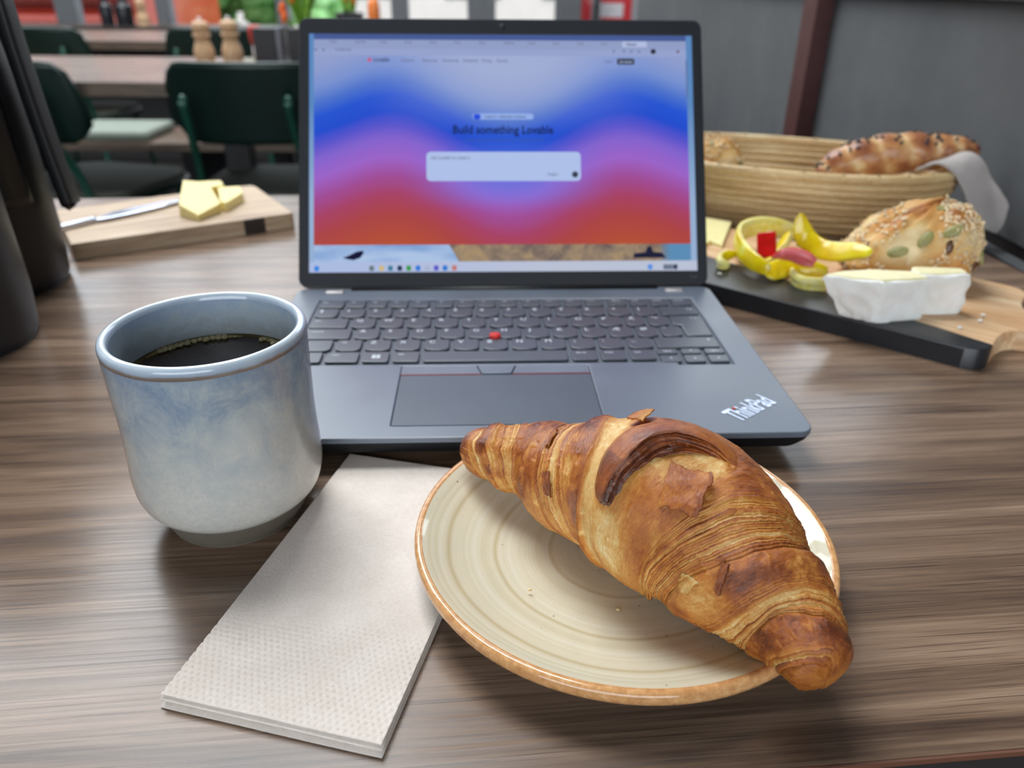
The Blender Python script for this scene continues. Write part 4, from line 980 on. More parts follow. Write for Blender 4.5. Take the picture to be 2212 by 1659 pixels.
# red pieces
o = thing('pepper_square', 'small square of red pepper leaning inside the yellow ring', 'pepper', (0.2210, 0.2730, ZB), 0, 'red pepper pieces on the board')
Mr = Matrix.Translation((0, 0, 0.0200)) @ Matrix.Rotation(math.radians(-38), 4, 'Z') @ Matrix.Rotation(math.radians(62), 4, 'X') @ Matrix.Rotation(math.radians(18), 4, 'Z')
obj('skin', prismm('skin', rrect(0.0155, 0.0215, 0.0015, 3), 0, 0.0018, RPEP, 0.0006, 2), o, M=Mr)
obj('flesh', prismm('flesh', rrect(0.0150, 0.0210, 0.0015, 3), -0.0030, 0.0000, RPIN, 0.0004, 2), o, M=Mr)
pepper('curled red pepper piece with a pale pink inside on the yellow strips', [(0.2150, 0.2420, 0.0345), (0.2220, 0.2420, 0.0375), (0.2290, 0.2390, 0.0385), (0.2370, 0.2340, 0.0370), (0.2450, 0.2290, 0.0340)], 0.012, 0.0055, 1.9, 3.4, (RPEP, RPIN), 'red pepper pieces on the board', (0.15, 0.6))

# brie
RIND = NT('white_brie_rind'); co = RIND.coord(); n1 = RIND.noise(co, 55, 5, 0.6, 0.5); n2 = RIND.noise(co, 500, 3)
RIND.set('Base Color', RIND.ramp(n1, [(0.3, lin('e2dfd8')), (0.7, lin('f2f0ec'))])); RIND.set('Roughness', 0.75); RIND.bump(RIND.math('ADD', n1, RIND.math('MULTIPLY', n2, 0.2)), 0.55, 0.0018); RIND.set('Subsurface Weight', 0.1); RIND = RIND.m
PASTE = simple('brie_paste', 'f1e6b8', 0.45, var=0.05, nscale=150, sub=0.3, bump=0.3)
def brie(label, foot, h, open_faces, under=(0, 0)):
    c = np.array(foot).mean(0)
    o = thing('brie_wedge', label, 'cheese', (c[0], c[1], ZB), 0, 'brie wedges on the board')
    pts = [Vector((p[0]-c[0], p[1]-c[1])) for p in foot]
    dens = []
    for i in range(len(pts)):
        a, b_ = pts[i], pts[(i+1) % len(pts)]
        for q in range(10): dens.append(a.lerp(b_, q/10))
    bm_ = bmesh.new(); rings = []
    zs = [0, 0.0015] + [0.004+0.002*q for q in range(12)] + [h-0.0012, h]
    for z in zs:
        r_ = []
        for i, p in enumerate(dens):
            kx = 1.0 - (0.05 if z in (zs[0], zs[-1]) else 0); lf = max(0.0, -p.x/0.04)*(1-z/h)
            nn = 0.0007*math.sin(z*520+p.x*170+2.2*vnoise(np.array([p.x*90.0]), np.array([p.y*90.0]), np.array([z*40.0]), 6)[0]) + 0.0012*vnoise(np.array([p.x*160.0+3]), np.array([p.y*160.0]), np.array([z*210.0+foot[0][0]*99]), 4)[0]
            d_ = p.normalized()*nn
            r_.append(bm_.verts.new((p.x*kx+d_.x+under[0]*lf, p.y*kx+d_.y+under[1]*lf, z + 0.0006*math.sin(i*0.7)*(z > 0.02))))
        rings.append(r_)
    n_ = len(dens)
    for a, b_ in zip(rings, rings[1:]):
        for i in range(n_): bm_.faces.new((a[i], a[(i+1) % n_], b_[(i+1) % n_], b_[i]))
    bm_.faces.new(rings[0]); bm_.faces.new(rings[-1])
    obj('rind', bm_mesh('rind', bm_, RIND, sharp=50), o)
    cut = [(p.x*0.93+open_faces[0], p.y*0.80+open_faces[1]) for p in pts]
    obj('paste', prismm('paste', cut, h-0.001, h+0.0012, PASTE, 0.0005, 2), o)
    return o
brie('front brie wedge with a creamy yellow top touching the yellow pepper', [(0.2235, 0.1680), (0.2300, 0.1655), (0.2590, 0.1530), (0.2640, 0.1525), (0.2985, 0.1580), (0.2940, 0.1740), (0.2650, 0.1800), (0.2400, 0.1760)], 0.030, (0.0015, 0.0022), (0.022, -0.002))
brie('rear thin brie slice with a white rind in front of the seeded roll', [(0.2960, 0.1690), (0.3000, 0.1670), (0.3320, 0.1690), (0.3350, 0.1705), (0.3345, 0.1800), (0.3000, 0.1850), (0.2965, 0.1830)], 0.0295, (0.0, 0.003))

# seeded roll
ROLL = NT('seeded_bread_crust'); co = ROLL.coord(); n1 = ROLL.noise(co, 38, 5, 0.65, 0.8); n2 = ROLL.noise(co, 300, 4)
at = ROLL.add('ShaderNodeAttribute'); at.attribute_name = 'bake'
bk = ROLL.math('ADD', at.outputs['Fac'], ROLL.math('MULTIPLY', ROLL.math('SUBTRACT', n1, 0.5), 0.9))
ROLL.set('Base Color', ROLL.ramp(bk, [(0.1, lin('e2cc9e')), (0.38, lin('cfa868')), (0.6, lin('c68a45')), (0.8, lin('a2622b')), (1.0, lin('653a1c'))]))
ROLL.set('Roughness', 0.6); ROLL.bump(ROLL.math('ADD', n1, ROLL.math('MULTIPLY', n2, 0.3)), 0.5, 0.0015); ROLL = ROLL.m
SEED = simple('sesame_seed', 'dcc5a0', 0.6, var=0.2, nscale=300)
PUMP = simple('pumpkin_seed', '8f8a55', 0.45, var=0.2, nscale=200)
FLAX = simple('linseed_brown', '5a3a22', 0.35)
POPPY = simple('poppy_seed_black', '23242c', 0.4)
def bread(name, label, loc, rotz, prof_fn, seeds, group=None, nth=90, nph=60):
    """prof_fn(phi, h) -> radius in the plane at relative height h"""
    o = thing(name, label, 'bread roll', loc, rotz, group)
    ph, tt_ = np.meshgrid(np.linspace(0, 2*np.pi, nth, endpoint=False), np.linspace(0, 1, nph), indexing='ij')
    X_, Y_, Z_, bk_ = prof_fn(ph, tt_)
    V_ = np.stack([X_, Y_, Z_], -1).reshape(-1, 3)
    i_, j_ = np.meshgrid(np.arange(nth), np.arange(nph-1), indexing='ij')
    F_ = np.stack([i_*nph+j_, ((i_+1) % nth)*nph+j_, ((i_+1) % nth)*nph+j_+1, i_*nph+j_+1], -1).reshape(-1, 4)
    obj('crumb_body', fixn(mesh('crumb_body', V_, F_, ROLL, True, attr={'bake': bk_})), o)
    P_ = np.stack([X_, Y_, Z_], -1)
    N_ = np.cross(np.gradient(P_, axis=0), np.gradient(P_, axis=1)); N_ /= np.linalg.norm(N_, axis=-1, keepdims=True)+1e-9
    cen = P_.mean((0, 1))
    N_ *= np.sign((N_*(P_-cen)).sum(-1, keepdims=True)+1e-9)
    for (nm, mat, cnt, size, cond) in seeds:
        if cnt > 20:
            bm_ = bmesh.new(); tries = 0; done = 0
            while done < cnt and tries < cnt*30:
                tries += 1; a, b_ = R_.randrange(nth), R_.randrange(1, nph-1)
                if not cond(P_[a, b_], N_[a, b_], R_): continue
                done += 1
                q = Vector(N_[a, b_]).to_track_quat('Z', 'Y').to_matrix().to_4x4()
                Mx = Matrix.Translation(Vector(P_[a, b_])+Vector((R_.uniform(-.0008, .0008), R_.uniform(-.0008, .0008), 0))+Vector(N_[a, b_])*0.0005) @ q @ Matrix.Rotation(R_.uniform(0, 6.28), 4, 'Z') @ Matrix.Diagonal((size*1.6, size*0.95, size*0.55, 1))
                bmesh.ops.create_icosphere(bm_, subdivisions=1, radius=1, matrix=Mx)
            oo = obj(nm, bm_mesh(nm, bm_, mat, sharp=180), o); oo['kind'] = 'stuff'
        else:
            for (x, y, z, rz) in cond:
                d_ = np.linalg.norm(P_-np.array((x, y, z)), axis=-1); a, b_ = np.unravel_index(d_.argmin(), d_.shape)
                q = Vector(N_[a, b_]).to_track_quat('Z', 'Y').to_matrix().to_4x4()
                obj(nm, ballm(nm, size, mat, 1.8, 1.0, 0.45), o, M=Matrix.Translation(Vector(P_[a, b_])) @ q @ Matrix.Rotation(rz, 4, 'Z'))
    return o
def rollprof(ph, t_):
    c_, s_ = np.cos(ph), np.sin(ph)
    rx = np.where(c_ > 0, 0.047, 0.056); ry = np.where(s_ > 0, 0.036, 0.030)
    prof_r = np.interp(t_, [0, 0.06, 0.14, 0.25, 0.4, 0.6, 0.8, 1.0], [0.0, 0.80, 0.95, 1.0, 0.95, 0.76, 0.45, 0.0])
    prof_z = np.interp(t_, [0, 0.06, 0.14, 0.25, 0.4, 0.6, 0.8, 1.0], [0.0, 0.0, 0.006, 0.014, 0.028, 0.0485, 0.061, 0.0650])
    n = 0.13*fbm(c_*2.2+5, s_*2.2, t_*3, 4, 31) + 0.05*fbm(c_*8, s_*8, t_*9, 3, 32)
    n = n*np.clip(t_*8, 0, 1)
    sq = (np.abs(c_)**2.6+np.abs(s_)**2.6)**(-1/2.6)
    X_ = rx*c_*sq*prof_r*(1+n) + 0.010*prof_z/0.05
    Y_ = ry*s_*sq*prof_r*(1+n)
    Z_ = prof_z*(1+0.9*n) - 0.010*np.clip(-X_/0.05, 0, 1)*prof_z/0.05
    # a split running round the front, undercut
    groove = np.exp(-((t_-0.21-0.04*c_)/0.035)**2)*np.clip(-s_+0.3, 0, 1)
    X_ -= groove*0.006*c_; Y_ -= groove*0.006*s_
    bk_ = 0.38 + 0.34*np.clip((t_-0.55)*2, 0, 1) + 0.5*fbm(c_*3, s_*3, t_*5, 3, 35) - 0.10*groove
    return X_, Y_, Z_, bk_
bread('seeded_roll', 'craggy pumpkin and sesame seeded bread roll standing on the board behind the brie', (0.3300, 0.2450, ZB), math.atan2(-0.035, 0.094), rollprof,
      [('sesame_seeds', SEED, 620, 0.00135, lambda p, n, r: (p[0] > 0.012 and p[2] > 0.022 and n[2] > 0.0 and r.random() < 0.9) or (p[0] < -0.012 and p[2] > 0.009 and r.random() < 0.8) or (n[1] < -0.3 and 0.02 < p[2] < 0.032 and r.random() < 0.5)),
       ('pumpkin_seed', PUMP, 5, 0.0046, [(0.0220, -0.018, 0.045, 0.6), (0.0040, -0.024, 0.040, 1.2), (-0.015, -0.025, 0.028, 0.4), (0.045, -0.012, 0.028, 1.0), (0.014, -0.006, 0.055, 0.1)]),
       ('linseed', FLAX, 5, 0.0032, [(0.019, -0.024, 0.035, 1.5), (-0.036, -0.018, 0.026, 1.2), (0.044, -0.018, 0.022, 0.8), (-0.048, -0.012, 0.010, 1.3)])])
# cheese slice behind the laptop, crumbs on the board
CHS = simple('pale_yellow_cheese', 'efe4a6', 0.5, var=0.05, nscale=120, sub=0.25, bump=0.1)
CHS2 = simple('yellow_cheese', 'eddc92', 0.5, var=0.05, nscale=120, sub=0.25, bump=0.1)
c0 = (0.2060, 0.3640)
tag(obj('cheese_slice', prismm('cheese_slice', [(x-c0[0], y-c0[1]) for x, y in ((0.1862, 0.3308), (0.1939, 0.3405), (0.2008, 0.3264), (0.2313, 0.4012), (0.2087, 0.4183), (0.170, 0.400), (0.168, 0.350))], 0, 0.0032, CHS, 0.0006, 2), None, (c0[0], c0[1], ZB), (0, 0, 0)), 'thin pale cheese slice on the serving board beside the laptop screen', 'cheese')
crm = ballm('bread_crumb', 0.0016, RIND, 1.3, 0.9, 0.7, 1)
for (x, y, l_) in ((0.3180, 0.1420, 'white cheese crumb beside the brie on bare wood'), (0.3480, 0.1640, 'white cheese crumb near the board handle'), (0.1790, 0.2560, 'cheese crumb on the black strip by the laptop screen'), (0.3400, 0.1540, 'white cheese crumb in the middle of the bare wood')):
    tag(obj('crumb', crm, None, (x, y, ZB+0.001)), l_, 'crumb', 'crumbs on the serving board')

# ------------------------------------------------------------------ coiled bread basket with cloth, seeded croissant and roll
CANE = NT('pale_cane'); n1 = CANE.noise(CANE.coord('Object', (12, 12, 60)), 1.0, 4, 0.6); n2 = CANE.noise(CANE.coord(), 300, 2)
CANE.set('Base Color', CANE.ramp(CANE.math('ADD', CANE.math('MULTIPLY', n1, 0.75), CANE.math('MULTIPLY', n2, 0.25)), [(0.3, lin('a6865a')), (0.5, lin('caad7e')), (0.7, lin('e3cea4'))])); CANE.set('Roughness', 0.5); CANE.bump(n2, 0.2, 0.0005); CANE = CANE.m
BKC = (0.310, 0.485); BKA = math.radians(-25)
bask = thing('bread_basket', 'oval coiled cane bread basket standing behind the serving board', 'basket', (*BKC, 0), BKA)
NC = 9; cr = 0.0041
for q in range(NC):
    f_ = q/(NC-1)
    z = 0.0052 + f_*(0.070-0.0090)
    ins_ = 0.036*(1-f_)**1.8 + 0.002*(1-f_)
    a_, b_ = 0.164-ins_, 0.0955-ins_
    e = 2.25
    tt_ = np.linspace(0, 2*np.pi, 120, endpoint=False)
    ct, st_ = np.cos(tt_), np.sin(tt_)
    path = np.stack([a_*np.sign(ct)*np.abs(ct)**(2/e), b_*np.sign(st_)*np.abs(st_)**(2/e), np.full_like(tt_, z)+0.0007*np.sin(tt_*2+q)], -1)
    path = smooth_path(path[::3], 110, True)
    obj('coil', sweepm('coil', path, circ(cr if q < NC-1 else cr*1.2, 10, cr*0.95), CANE, closed=True), bask)
tt_ = np.linspace(0, 2*np.pi, 48, endpoint=False); e = 2.25
pl = [((0.126)*np.sign(np.cos(a))*abs(np.cos(a))**(2/e), 0.0575*np.sign(np.sin(a))*abs(np.sin(a))**(2/e)) for a in tt_]
obj('bottom', prismm('bottom', pl, 0.0, 0.0070, CANE, 0.001, 1), bask)
st_m = boxm('stitch', -0.0006, 0.0006, -0.0026, 0.0026, -0.0004, 0.0004, simple('cane_staple', '8a7450', 0.5))
ct = lambda a: (0.164*np.sign(np.cos(a))*abs(np.cos(a))**(2/e), 0.0955*np.sign(np.sin(a))*abs(np.sin(a))**(2/e))
for q in range(30):
    a = 2*math.pi*q/30; x, y = ct(a)
    obj('stitch', st_m, bask, (x, y, 0.0715), (0, 0, math.atan2(y*3, x)+0.9))
# seeded croissant in the basket
ROLL2 = NT('glossy_dough'); at = ROLL2.add('ShaderNodeAttribute'); at.attribute_name = 'bake'; co = ROLL2.coord(); n1 = ROLL2.noise(co, 90, 5, 0.7, 0.5)
bk = ROLL2.math('ADD', at.outputs['Fac'], ROLL2.math('MULTIPLY', ROLL2.math('SUBTRACT', n1, 0.5), 0.7))
ROLL2.set('Base Color', ROLL2.ramp(bk, [(0.1, lin('dfc698')), (0.38, lin('bd8a5a')), (0.6, lin('98603f')), (0.8, lin('75432e')), (1.0, lin('4a281e'))]))
ROLL2.set('Roughness', 0.3); ROLL2.bump(n1, 0.5, 0.001); ROLL2 = ROLL2.m
sp_ = smooth_path([(0.335, 0.462, 0.046), (0.352, 0.462, 0.058), (0.380, 0.460, 0.068), (0.412, 0.457, 0.074), (0.445, 0.452, 0.0765), (0.470, 0.446, 0.0785), (0.488, 0.440, 0.0790)], 90)
so = np.array([0.41, 0.455, 0.05])
sc_t = thing('seeded_croissant', 'dark seeded croissant resting on the rim of the bread basket', 'croissant', tuple(so))
f_ = np.linspace(0, 1, 90); rad_ = np.interp(f_, [0, 0.06, 0.2, 0.4, 0.6, 0.8, 0.93, 1.0], [0.004, 0.010, 0.0175, 0.0205, 0.0195, 0.0155, 0.0105, 0.006])
a_ = np.linspace(0, 2*np.pi, 60, endpoint=False)
FF, AA = np.meshgrid(f_, a_, indexing='ij')
ww = FF*7.2 + 0.28*np.sin(AA) + 0.15*fbm(FF*6, np.cos(AA), np.sin(AA), 3, 41)
sg = ww-np.floor(ww)
rr_ = rad_[:, None]*(1+0.10*np.sin(np.pi*sg)**0.8-0.05) + 0.0006*fbm(FF*30, np.cos(AA)*4, np.sin(AA)*4, 3, 42)
T_ = np.gradient(sp_, axis=0); T_ /= np.linalg.norm(T_, axis=1, keepdims=True); A1 = np.cross(T_, [0, 0, 1.]); A1 /= np.linalg.norm(A1, axis=1, keepdims=True); A2 = np.cross(A1, T_)
P_ = sp_[:, None] + rr_[..., None]*(np.cos(AA)[..., None]*A1[:, None] + np.sin(AA)[..., None]*A2[:, None]) - so
bk_ = np.clip(0.24 + 0.36*np.sin(np.pi*sg) - 0.25*np.clip(-np.sin(AA), 0, 1)*0 + 0.3*fbm(FF*10, np.cos(AA)*1.5, np.sin(AA)*1.5, 3, 43) + 0.35*np.clip((FF-0.85)*6, 0, 1), 0, 1)
m_ = 60; i_, j_ = np.meshgrid(np.arange(89), np.arange(m_), indexing='ij')
F_ = np.stack([i_*m_+j_, i_*m_+(j_+1) % m_, (i_+1)*m_+(j_+1) % m_, (i_+1)*m_+j_], -1).reshape(-1, 4)
F_ = [tuple(q) for q in F_] + [tuple(range(m_)), tuple(89*m_+q for q in range(m_-1, -1, -1))]
obj('crust', fixn(mesh('crust', P_.reshape(-1, 3), F_, ROLL2, True, attr={'bake': bk_})), sc_t)
for q in range(70):
    i0 = R_.randrange(6, 84); j0 = R_.choice([R_.randrange(6, 30), R_.randrange(10, 24)])
    if q == 0: sdm = ballm('seed', 0.0019, POPPY, 1.5, 0.9, 0.7, 1)
    nrm = Vector(P_[i0, j0]-(sp_[i0]-so)).normalized()
    obj('seed', sdm, sc_t, M=Matrix.Translation(Vector(P_[i0, j0])+nrm*0.0009) @ nrm.to_track_quat('Z', 'Y').to_matrix().to_4x4() @ Matrix.Rotation(R_.uniform(0, 6), 4, 'Z'))
def roll2(ph, t_):
    c_, s_ = np.cos(ph), np.sin(ph)
    pr_ = np.interp(t_, [0, 0.1, 0.25, 0.5, 0.8, 1.0], [0, 0.8, 1.0, 0.85, 0.45, 0]); pz_ = np.interp(t_, [0, 0.1, 0.25, 0.5, 0.8, 1.0], [0, 0.001, 0.014, 0.036, 0.052, 0.056])
    n = 0.16*fbm(c_*2.5+2, s_*2.5, t_*3, 4, 51)*np.clip(t_*6, 0, 1)
    return 0.047*c_*pr_*(1+n), 0.036*s_*pr_*(1+n), pz_*(1+n), 0.30+0.4*fbm(c_*3, s_*3, t_*4, 3, 52)+0.1*t_
bread('seeded_roll', 'seeded bread roll at the left inside the cane basket', (0.2300, 0.5130, 0.0240), BKA, roll2,
      [('sesame_seeds', SEED, 320, 0.0014, lambda p, n, r: p[2] > 0.018 and r.random() < 0.8), ('pumpkin_seed', PUMP, 4, 0.0046, [(0.005, -0.01, 0.05, 0.5), (0.035, -0.01, 0.03, 1.0), (0.02, 0, 0.045, 0.2)])])
# linen cloth over the right end of the basket
LINEN = simple('grey_linen', 'aaa39f', 0.9, var=0.06, nscale=500, bump=0.3)
C_ = [[(0.3991, 0.385, 0.0745), (0.405, 0.400, 0.0690), (0.4200, 0.420, 0.0650), (0.4350, 0.450, 0.0600)],
      [(0.4137, 0.382, 0.0794), (0.4220, 0.395, 0.0800), (0.4400, 0.412, 0.0780), (0.4500, 0.435, 0.0740)],
      [(0.4296, 0.379, 0.0715), (0.4420, 0.391, 0.0790), (0.4600, 0.410, 0.0840), (0.4660, 0.430, 0.0810)],
      [(0.4400, 0.376, 0.0590), (0.4560, 0.387, 0.0690), (0.4720, 0.404, 0.0770), (0.4790, 0.420, 0.0740)],
      [(0.4500, 0.374, 0.0440), (0.4680, 0.382, 0.0530), (0.4810, 0.398, 0.0620), (0.4880, 0.414, 0.0560)],
      [(0.4600, 0.373, 0.0290), (0.4780, 0.379, 0.0370), (0.4900, 0.391, 0.0500), (0.4970, 0.404, 0.0420)],
      [(0.4680, 0.372, 0.0230), (0.4850, 0.376, 0.0230), (0.4985, 0.386, 0.0380), (0.5030, 0.398, 0.0330)],
      [(0.4740, 0.372, 0.0180), (0.4880, 0.376, 0.0150), (0.4995, 0.385, 0.0260), (0.5035, 0.396, 0.0240)]]
G_ = catmull_grid(C_, 48, 30)
uu_ = np.linspace(0, 1, 48)[:, None]; vv_ = np.linspace(0, 1, 30)[None]
fold = 0.0050*np.sin(vv_*7.5+0.6+uu_*1.5)*np.clip(uu_*1.6-0.25, 0, 1)
G_[..., 0] += -0.55*fold + 0.0020*fbm(uu_*4, vv_*3, uu_*0, 3, 61); G_[..., 1] += -0.7*fold; G_[..., 2] += 0.4*fold + 0.0016*fbm(uu_*5+9, vv_*3, uu_*0, 3, 62)
cl_o = np.array([0.465, 0.41, 0.0])
tag(obj('cloth_napkin', gridm('cloth_napkin', G_-cl_o, LINEN, 0.0016), None, tuple(cl_o)), 'grey linen cloth hanging over the right end of the bread basket', 'cloth')
# ------------------------------------------------------------------ left board with cheese and knife
lbo = np.array([-0.300, 0.440]); LA = math.atan2(0.519, 0.855)
lb = thing('cheese_board', 'small pale oak board with cheese and a knife behind the mug', 'board', (*lbo, 0), LA)
def lloc(x, y): dx_, dy_ = x-lbo[0], y-lbo[1]; return (dx_*math.cos(LA)+dy_*math.sin(LA), -dx_*math.sin(LA)+dy_*math.cos(LA))
OAK = wood('pale_oak', ['86705a', 'a98f74', 'c4ab8e', 'd6c1a5'], (4, 24, 24), 0.55, 0.3).m
P = [lloc(*p) for p in ((-0.3895, 0.3460), (-0.3000, 0.3985), (-0.2440, 0.4320), (-0.2155, 0.4475), (-0.2130, 0.4520), (-0.2800, 0.5660), (-0.2860, 0.5710), (-0.3000, 0.5650), (-0.3700, 0.5220), (-0.4400, 0.4760), (-0.4600, 0.4640))]
obj('oak_body', prismm('oak_body', P, 0, 0.0155, OAK, 0.0012, 2), lb)
KN = [lloc(*p) for p in ((-0.2520, 0.4285), (-0.2420, 0.4345), (-0.2440, 0.4400), (-0.2530, 0.4340))]
obj('dark_knot', prismm('dark_knot', [lloc(-0.2560, 0.4238), lloc(-0.2380, 0.4346), lloc(-0.2405, 0.4372), lloc(-0.2480, 0.4345), lloc(-0.2570, 0.4275)], 0.0002, 0.0150, simple('dark_knot_wood', '2e2420', 0.7), 0.0008, 2), lb)
ZL = 0.0158
def wedge(label, foot, h, tilt, axis, mat, z=ZL):
    c = np.array(foot).mean(0)
    o = obj('cheese_slice', prismm('cheese_slice', [(p[0]-c[0], p[1]-c[1]) for p in foot], 0, h, mat, 0.0008, 2), None)
    o.matrix_world = Matrix.Translation((c[0], c[1], z)) @ Matrix.Rotation(math.radians(tilt), 4, Vector(axis))
    return tag(o, label, 'cheese', 'cheese slices on the small board')
wedge('thick triangular cheese slice leaning in front on the small oak board', [(-0.3370, 0.4970), (-0.3120, 0.5000), (-0.2860, 0.4530), (-0.2990, 0.4200), (-0.3230, 0.4380)], 0.0125, 0, (0.7, -0.7, 0), CHS2, ZL+0.0020).matrix_world @= Matrix.Rotation(math.radians(12), 4, Vector((0.75, 0.66, 0)))
wedge('flat cheese slice lying to the right on the small oak board', [(-0.3080, 0.5200), (-0.2850, 0.5250), (-0.2740, 0.4950), (-0.2800, 0.4520), (-0.2880, 0.4600)], 0.0095, 0, (1, 0, 0), CHS2, ZL)
wedge('cheese slice hidden behind the thick triangular slice', [(-0.3380, 0.5400), (-0.3120, 0.5460), (-0.3020, 0.5240), (-0.3180, 0.5100), (-0.3400, 0.5150)], 0.0110, 0, (1, 0, 0), CHS2, ZL)
STEEL = simple('polished_steel', 'c9cfe0', 0.16, 1.0, var=0.05)
kc = np.array([-0.380, 0.440])
kn = thing('table_knife', 'steel table knife lying on the small oak board with its tip under the cheese', 'knife', (*kc, ZL))
def kl(P_): return [(x-kc[0], y-kc[1]) for x, y in P_]
obj('handle', prismm('handle', kl([(-0.4560, 0.3460), (-0.4480, 0.3410), (-0.4080, 0.3960), (-0.3970, 0.4130), (-0.3990, 0.4230), (-0.4070, 0.4150), (-0.4190, 0.3980)]), 0.0006, 0.0050, STEEL, 0.0018, 3), kn)
obj('blade', prismm('blade', kl([(-0.3985, 0.4215), (-0.3960, 0.4140), (-0.3880, 0.4185), (-0.3680, 0.4400), (-0.3500, 0.4640), (-0.3390, 0.4830), (-0.3420, 0.4960), (-0.3520, 0.4900), (-0.3760, 0.4630), (-0.3920, 0.4430)]), 0.0012, 0.0034, STEEL, 0.0009, 2), kn)

# ------------------------------------------------------------------ two black vacuum jugs
JUG = NT('matt_black_plastic'); n1 = JUG.noise(JUG.coord(), 700, 2); JUG.set('Base Color', lin('1d1e22')); JUG.set('Roughness', 0.42); JUG.bump(n1, 0.12, 0.0003); JUG = JUG.m
JUG2 = simple('gloss_black_plastic', '17191f', 0.25)
def jug(label, x, y, r, ang):
    o = thing('vacuum_jug', label, 'jug', (x, y, 0), 0, 'black vacuum jugs at the left of the table')
    pr_ = [(0, 0), (r*0.86, 0), (r*0.955, 0.0015), (r*0.99, 0.006), (r*1.0, 0.014), (r*1.02, 0.035), (r*1.005, 0.07), (r*0.985, 0.11), (r*0.955, 0.15), (r*0.90, 0.185), (r*0.82, 0.212)]
    obj('body', lathem('body', smooth_path([(a, c, 0) for a, c in pr_], 60)[:, :2], 72, JUG), o)
    obj('lid', lathem('lid', [(r*0.82, 0.2125), (r*0.835, 0.215), (r*0.80, 0.238), (r*0.62, 0.247), (0, 0.249)], 72, JUG2), o)
    hp = smooth_path([(r*0.60, 0, 0.243), (r*0.95, 0, 0.240), (r*1.08, 0, 0.222), (r*1.12, 0, 0.18), (r*1.19, 0, 0.12), (r*1.27, 0, 0.072), (r*1.285, 0, 0.0665)], 40)
    hp = [(p[0]*math.cos(ang), p[0]*math.sin(ang), p[2]) for p in hp]
    obj('handle', sweepm('handle', hp, rrect(0.023, 0.0105, 0.0035, 4), JUG, up=(math.cos(ang), math.sin(ang), 0.2)), o)
    n_, m_2 = 14, 14
    aa = np.linspace(-0.42, 0.42, n_) + ang - 0.75
    zz = np.linspace(0.072, 0.165, m_2)
    rr2 = np.interp(zz, [c for _, c in pr_[3:]], [a for a, _ in pr_[3:]])+0.0010
    G2 = np.array([[(rr2[q]*math.cos(a), rr2[q]*math.sin(a), zz[q]) for q in range(m_2)] for a in aa])
    obj('level_panel', gridm('level_panel', G2, JUG2, 0.002), o)
    return o
jug('black vacuum jug further from the camera with its handle towards the cheese board', -0.4320, 0.2860, 0.0615, math.radians(8))
jug('black vacuum jug nearest the camera at the left edge', -0.3960, 0.1660, 0.0585, math.radians(150))

# ------------------------------------------------------------------ the room behind: tables, bench, chairs
GREEN = simple('dark_green_lacquer', '0a241e', 0.35, var=0.1)
GREENM = simple('green_steel_tube', '17493b', 0.4)
PADM = simple('mint_grey_felt', '848d83', 0.9, var=0.05)
OLIVE = simple('olive_seat_pad', '464a41', 0.8, var=0.06)
def rtable(label, u0, u1, v0, v1, legs, ztop=0.0, tm=BACKWOOD):
    c = uv((u0+u1)/2, (v0+v1)/2, FZ)
    o = thing('dining_table', label, 'table', tuple(c), ROOM)
    hx, hy = (u1-u0)/2, (v1-v0)/2; H = ztop-FZ
    obj('tabletop', boxm('tabletop', -hx, hx, -hy, hy, H-0.034, H, tm, 0.002), o)
    for lx in legs:
        obj('leg', boxm('leg', lx-0.035, lx+0.035, -0.035, 0.035, 0.015, H-0.034, BLACK_METAL, 0.003), o)
        obj('foot', boxm('foot', lx-0.035, lx+0.035, -hy*0.85, hy*0.85, 0, 0.016, BLACK_METAL, 0.003), o)
    return o
rtable('second wooden table, behind the green chairs facing away', -2.6, 0.30, 1.665, 2.34, (-0.98, 0.35, 1.1))
rtable('third wooden table further back near the windows', -2.8, -0.40, 3.00, 3.66, (-0.62, 0.55), 0.0)
def bench(label, u0, u1, v0, v1, zt):
    c = uv((u0+u1)/2, (v0+v1)/2, FZ); hx, hy = (u1-u0)/2, (v1-v0)/2; H = zt-FZ
    o = thing('bench', label, 'bench', tuple(c), ROOM)
    obj('seat', boxm('seat', -hx, hx, -hy, hy, H-0.03, H, BACKWOOD, 0.003), o)
    for lx in (-hx+0.15, 0, hx-0.15): obj('leg', boxm('leg', lx-0.03, lx+0.03, -hy*0.8, hy*0.8, 0, H-0.03, BLACK_METAL, 0.003), o)
    return o
bench('low wooden bench on the far side of the second table', -2.55, 0.25, 2.46, 2.80, -0.292)
def cushion(label, u, v, w, d, z):
    o = obj('seat_cushion', boxm('seat_cushion', -w/2, w/2, -d/2, d/2, 0, 0.036, PADM, 0.014, 4), None, uv(u, v, z), (0, 0, ROOM))
    tag(o, label, 'cushion', 'pale felt cushions on the bench')
cushion('pale mint felt cushion on the bench beside the left green chair', -1.43, 2.60, 0.30, 0.26, -0.2915)
cushion('pale mint felt cushion on the bench behind the right green chair', -0.58, 2.60, 0.36, 0.28, -0.2915)

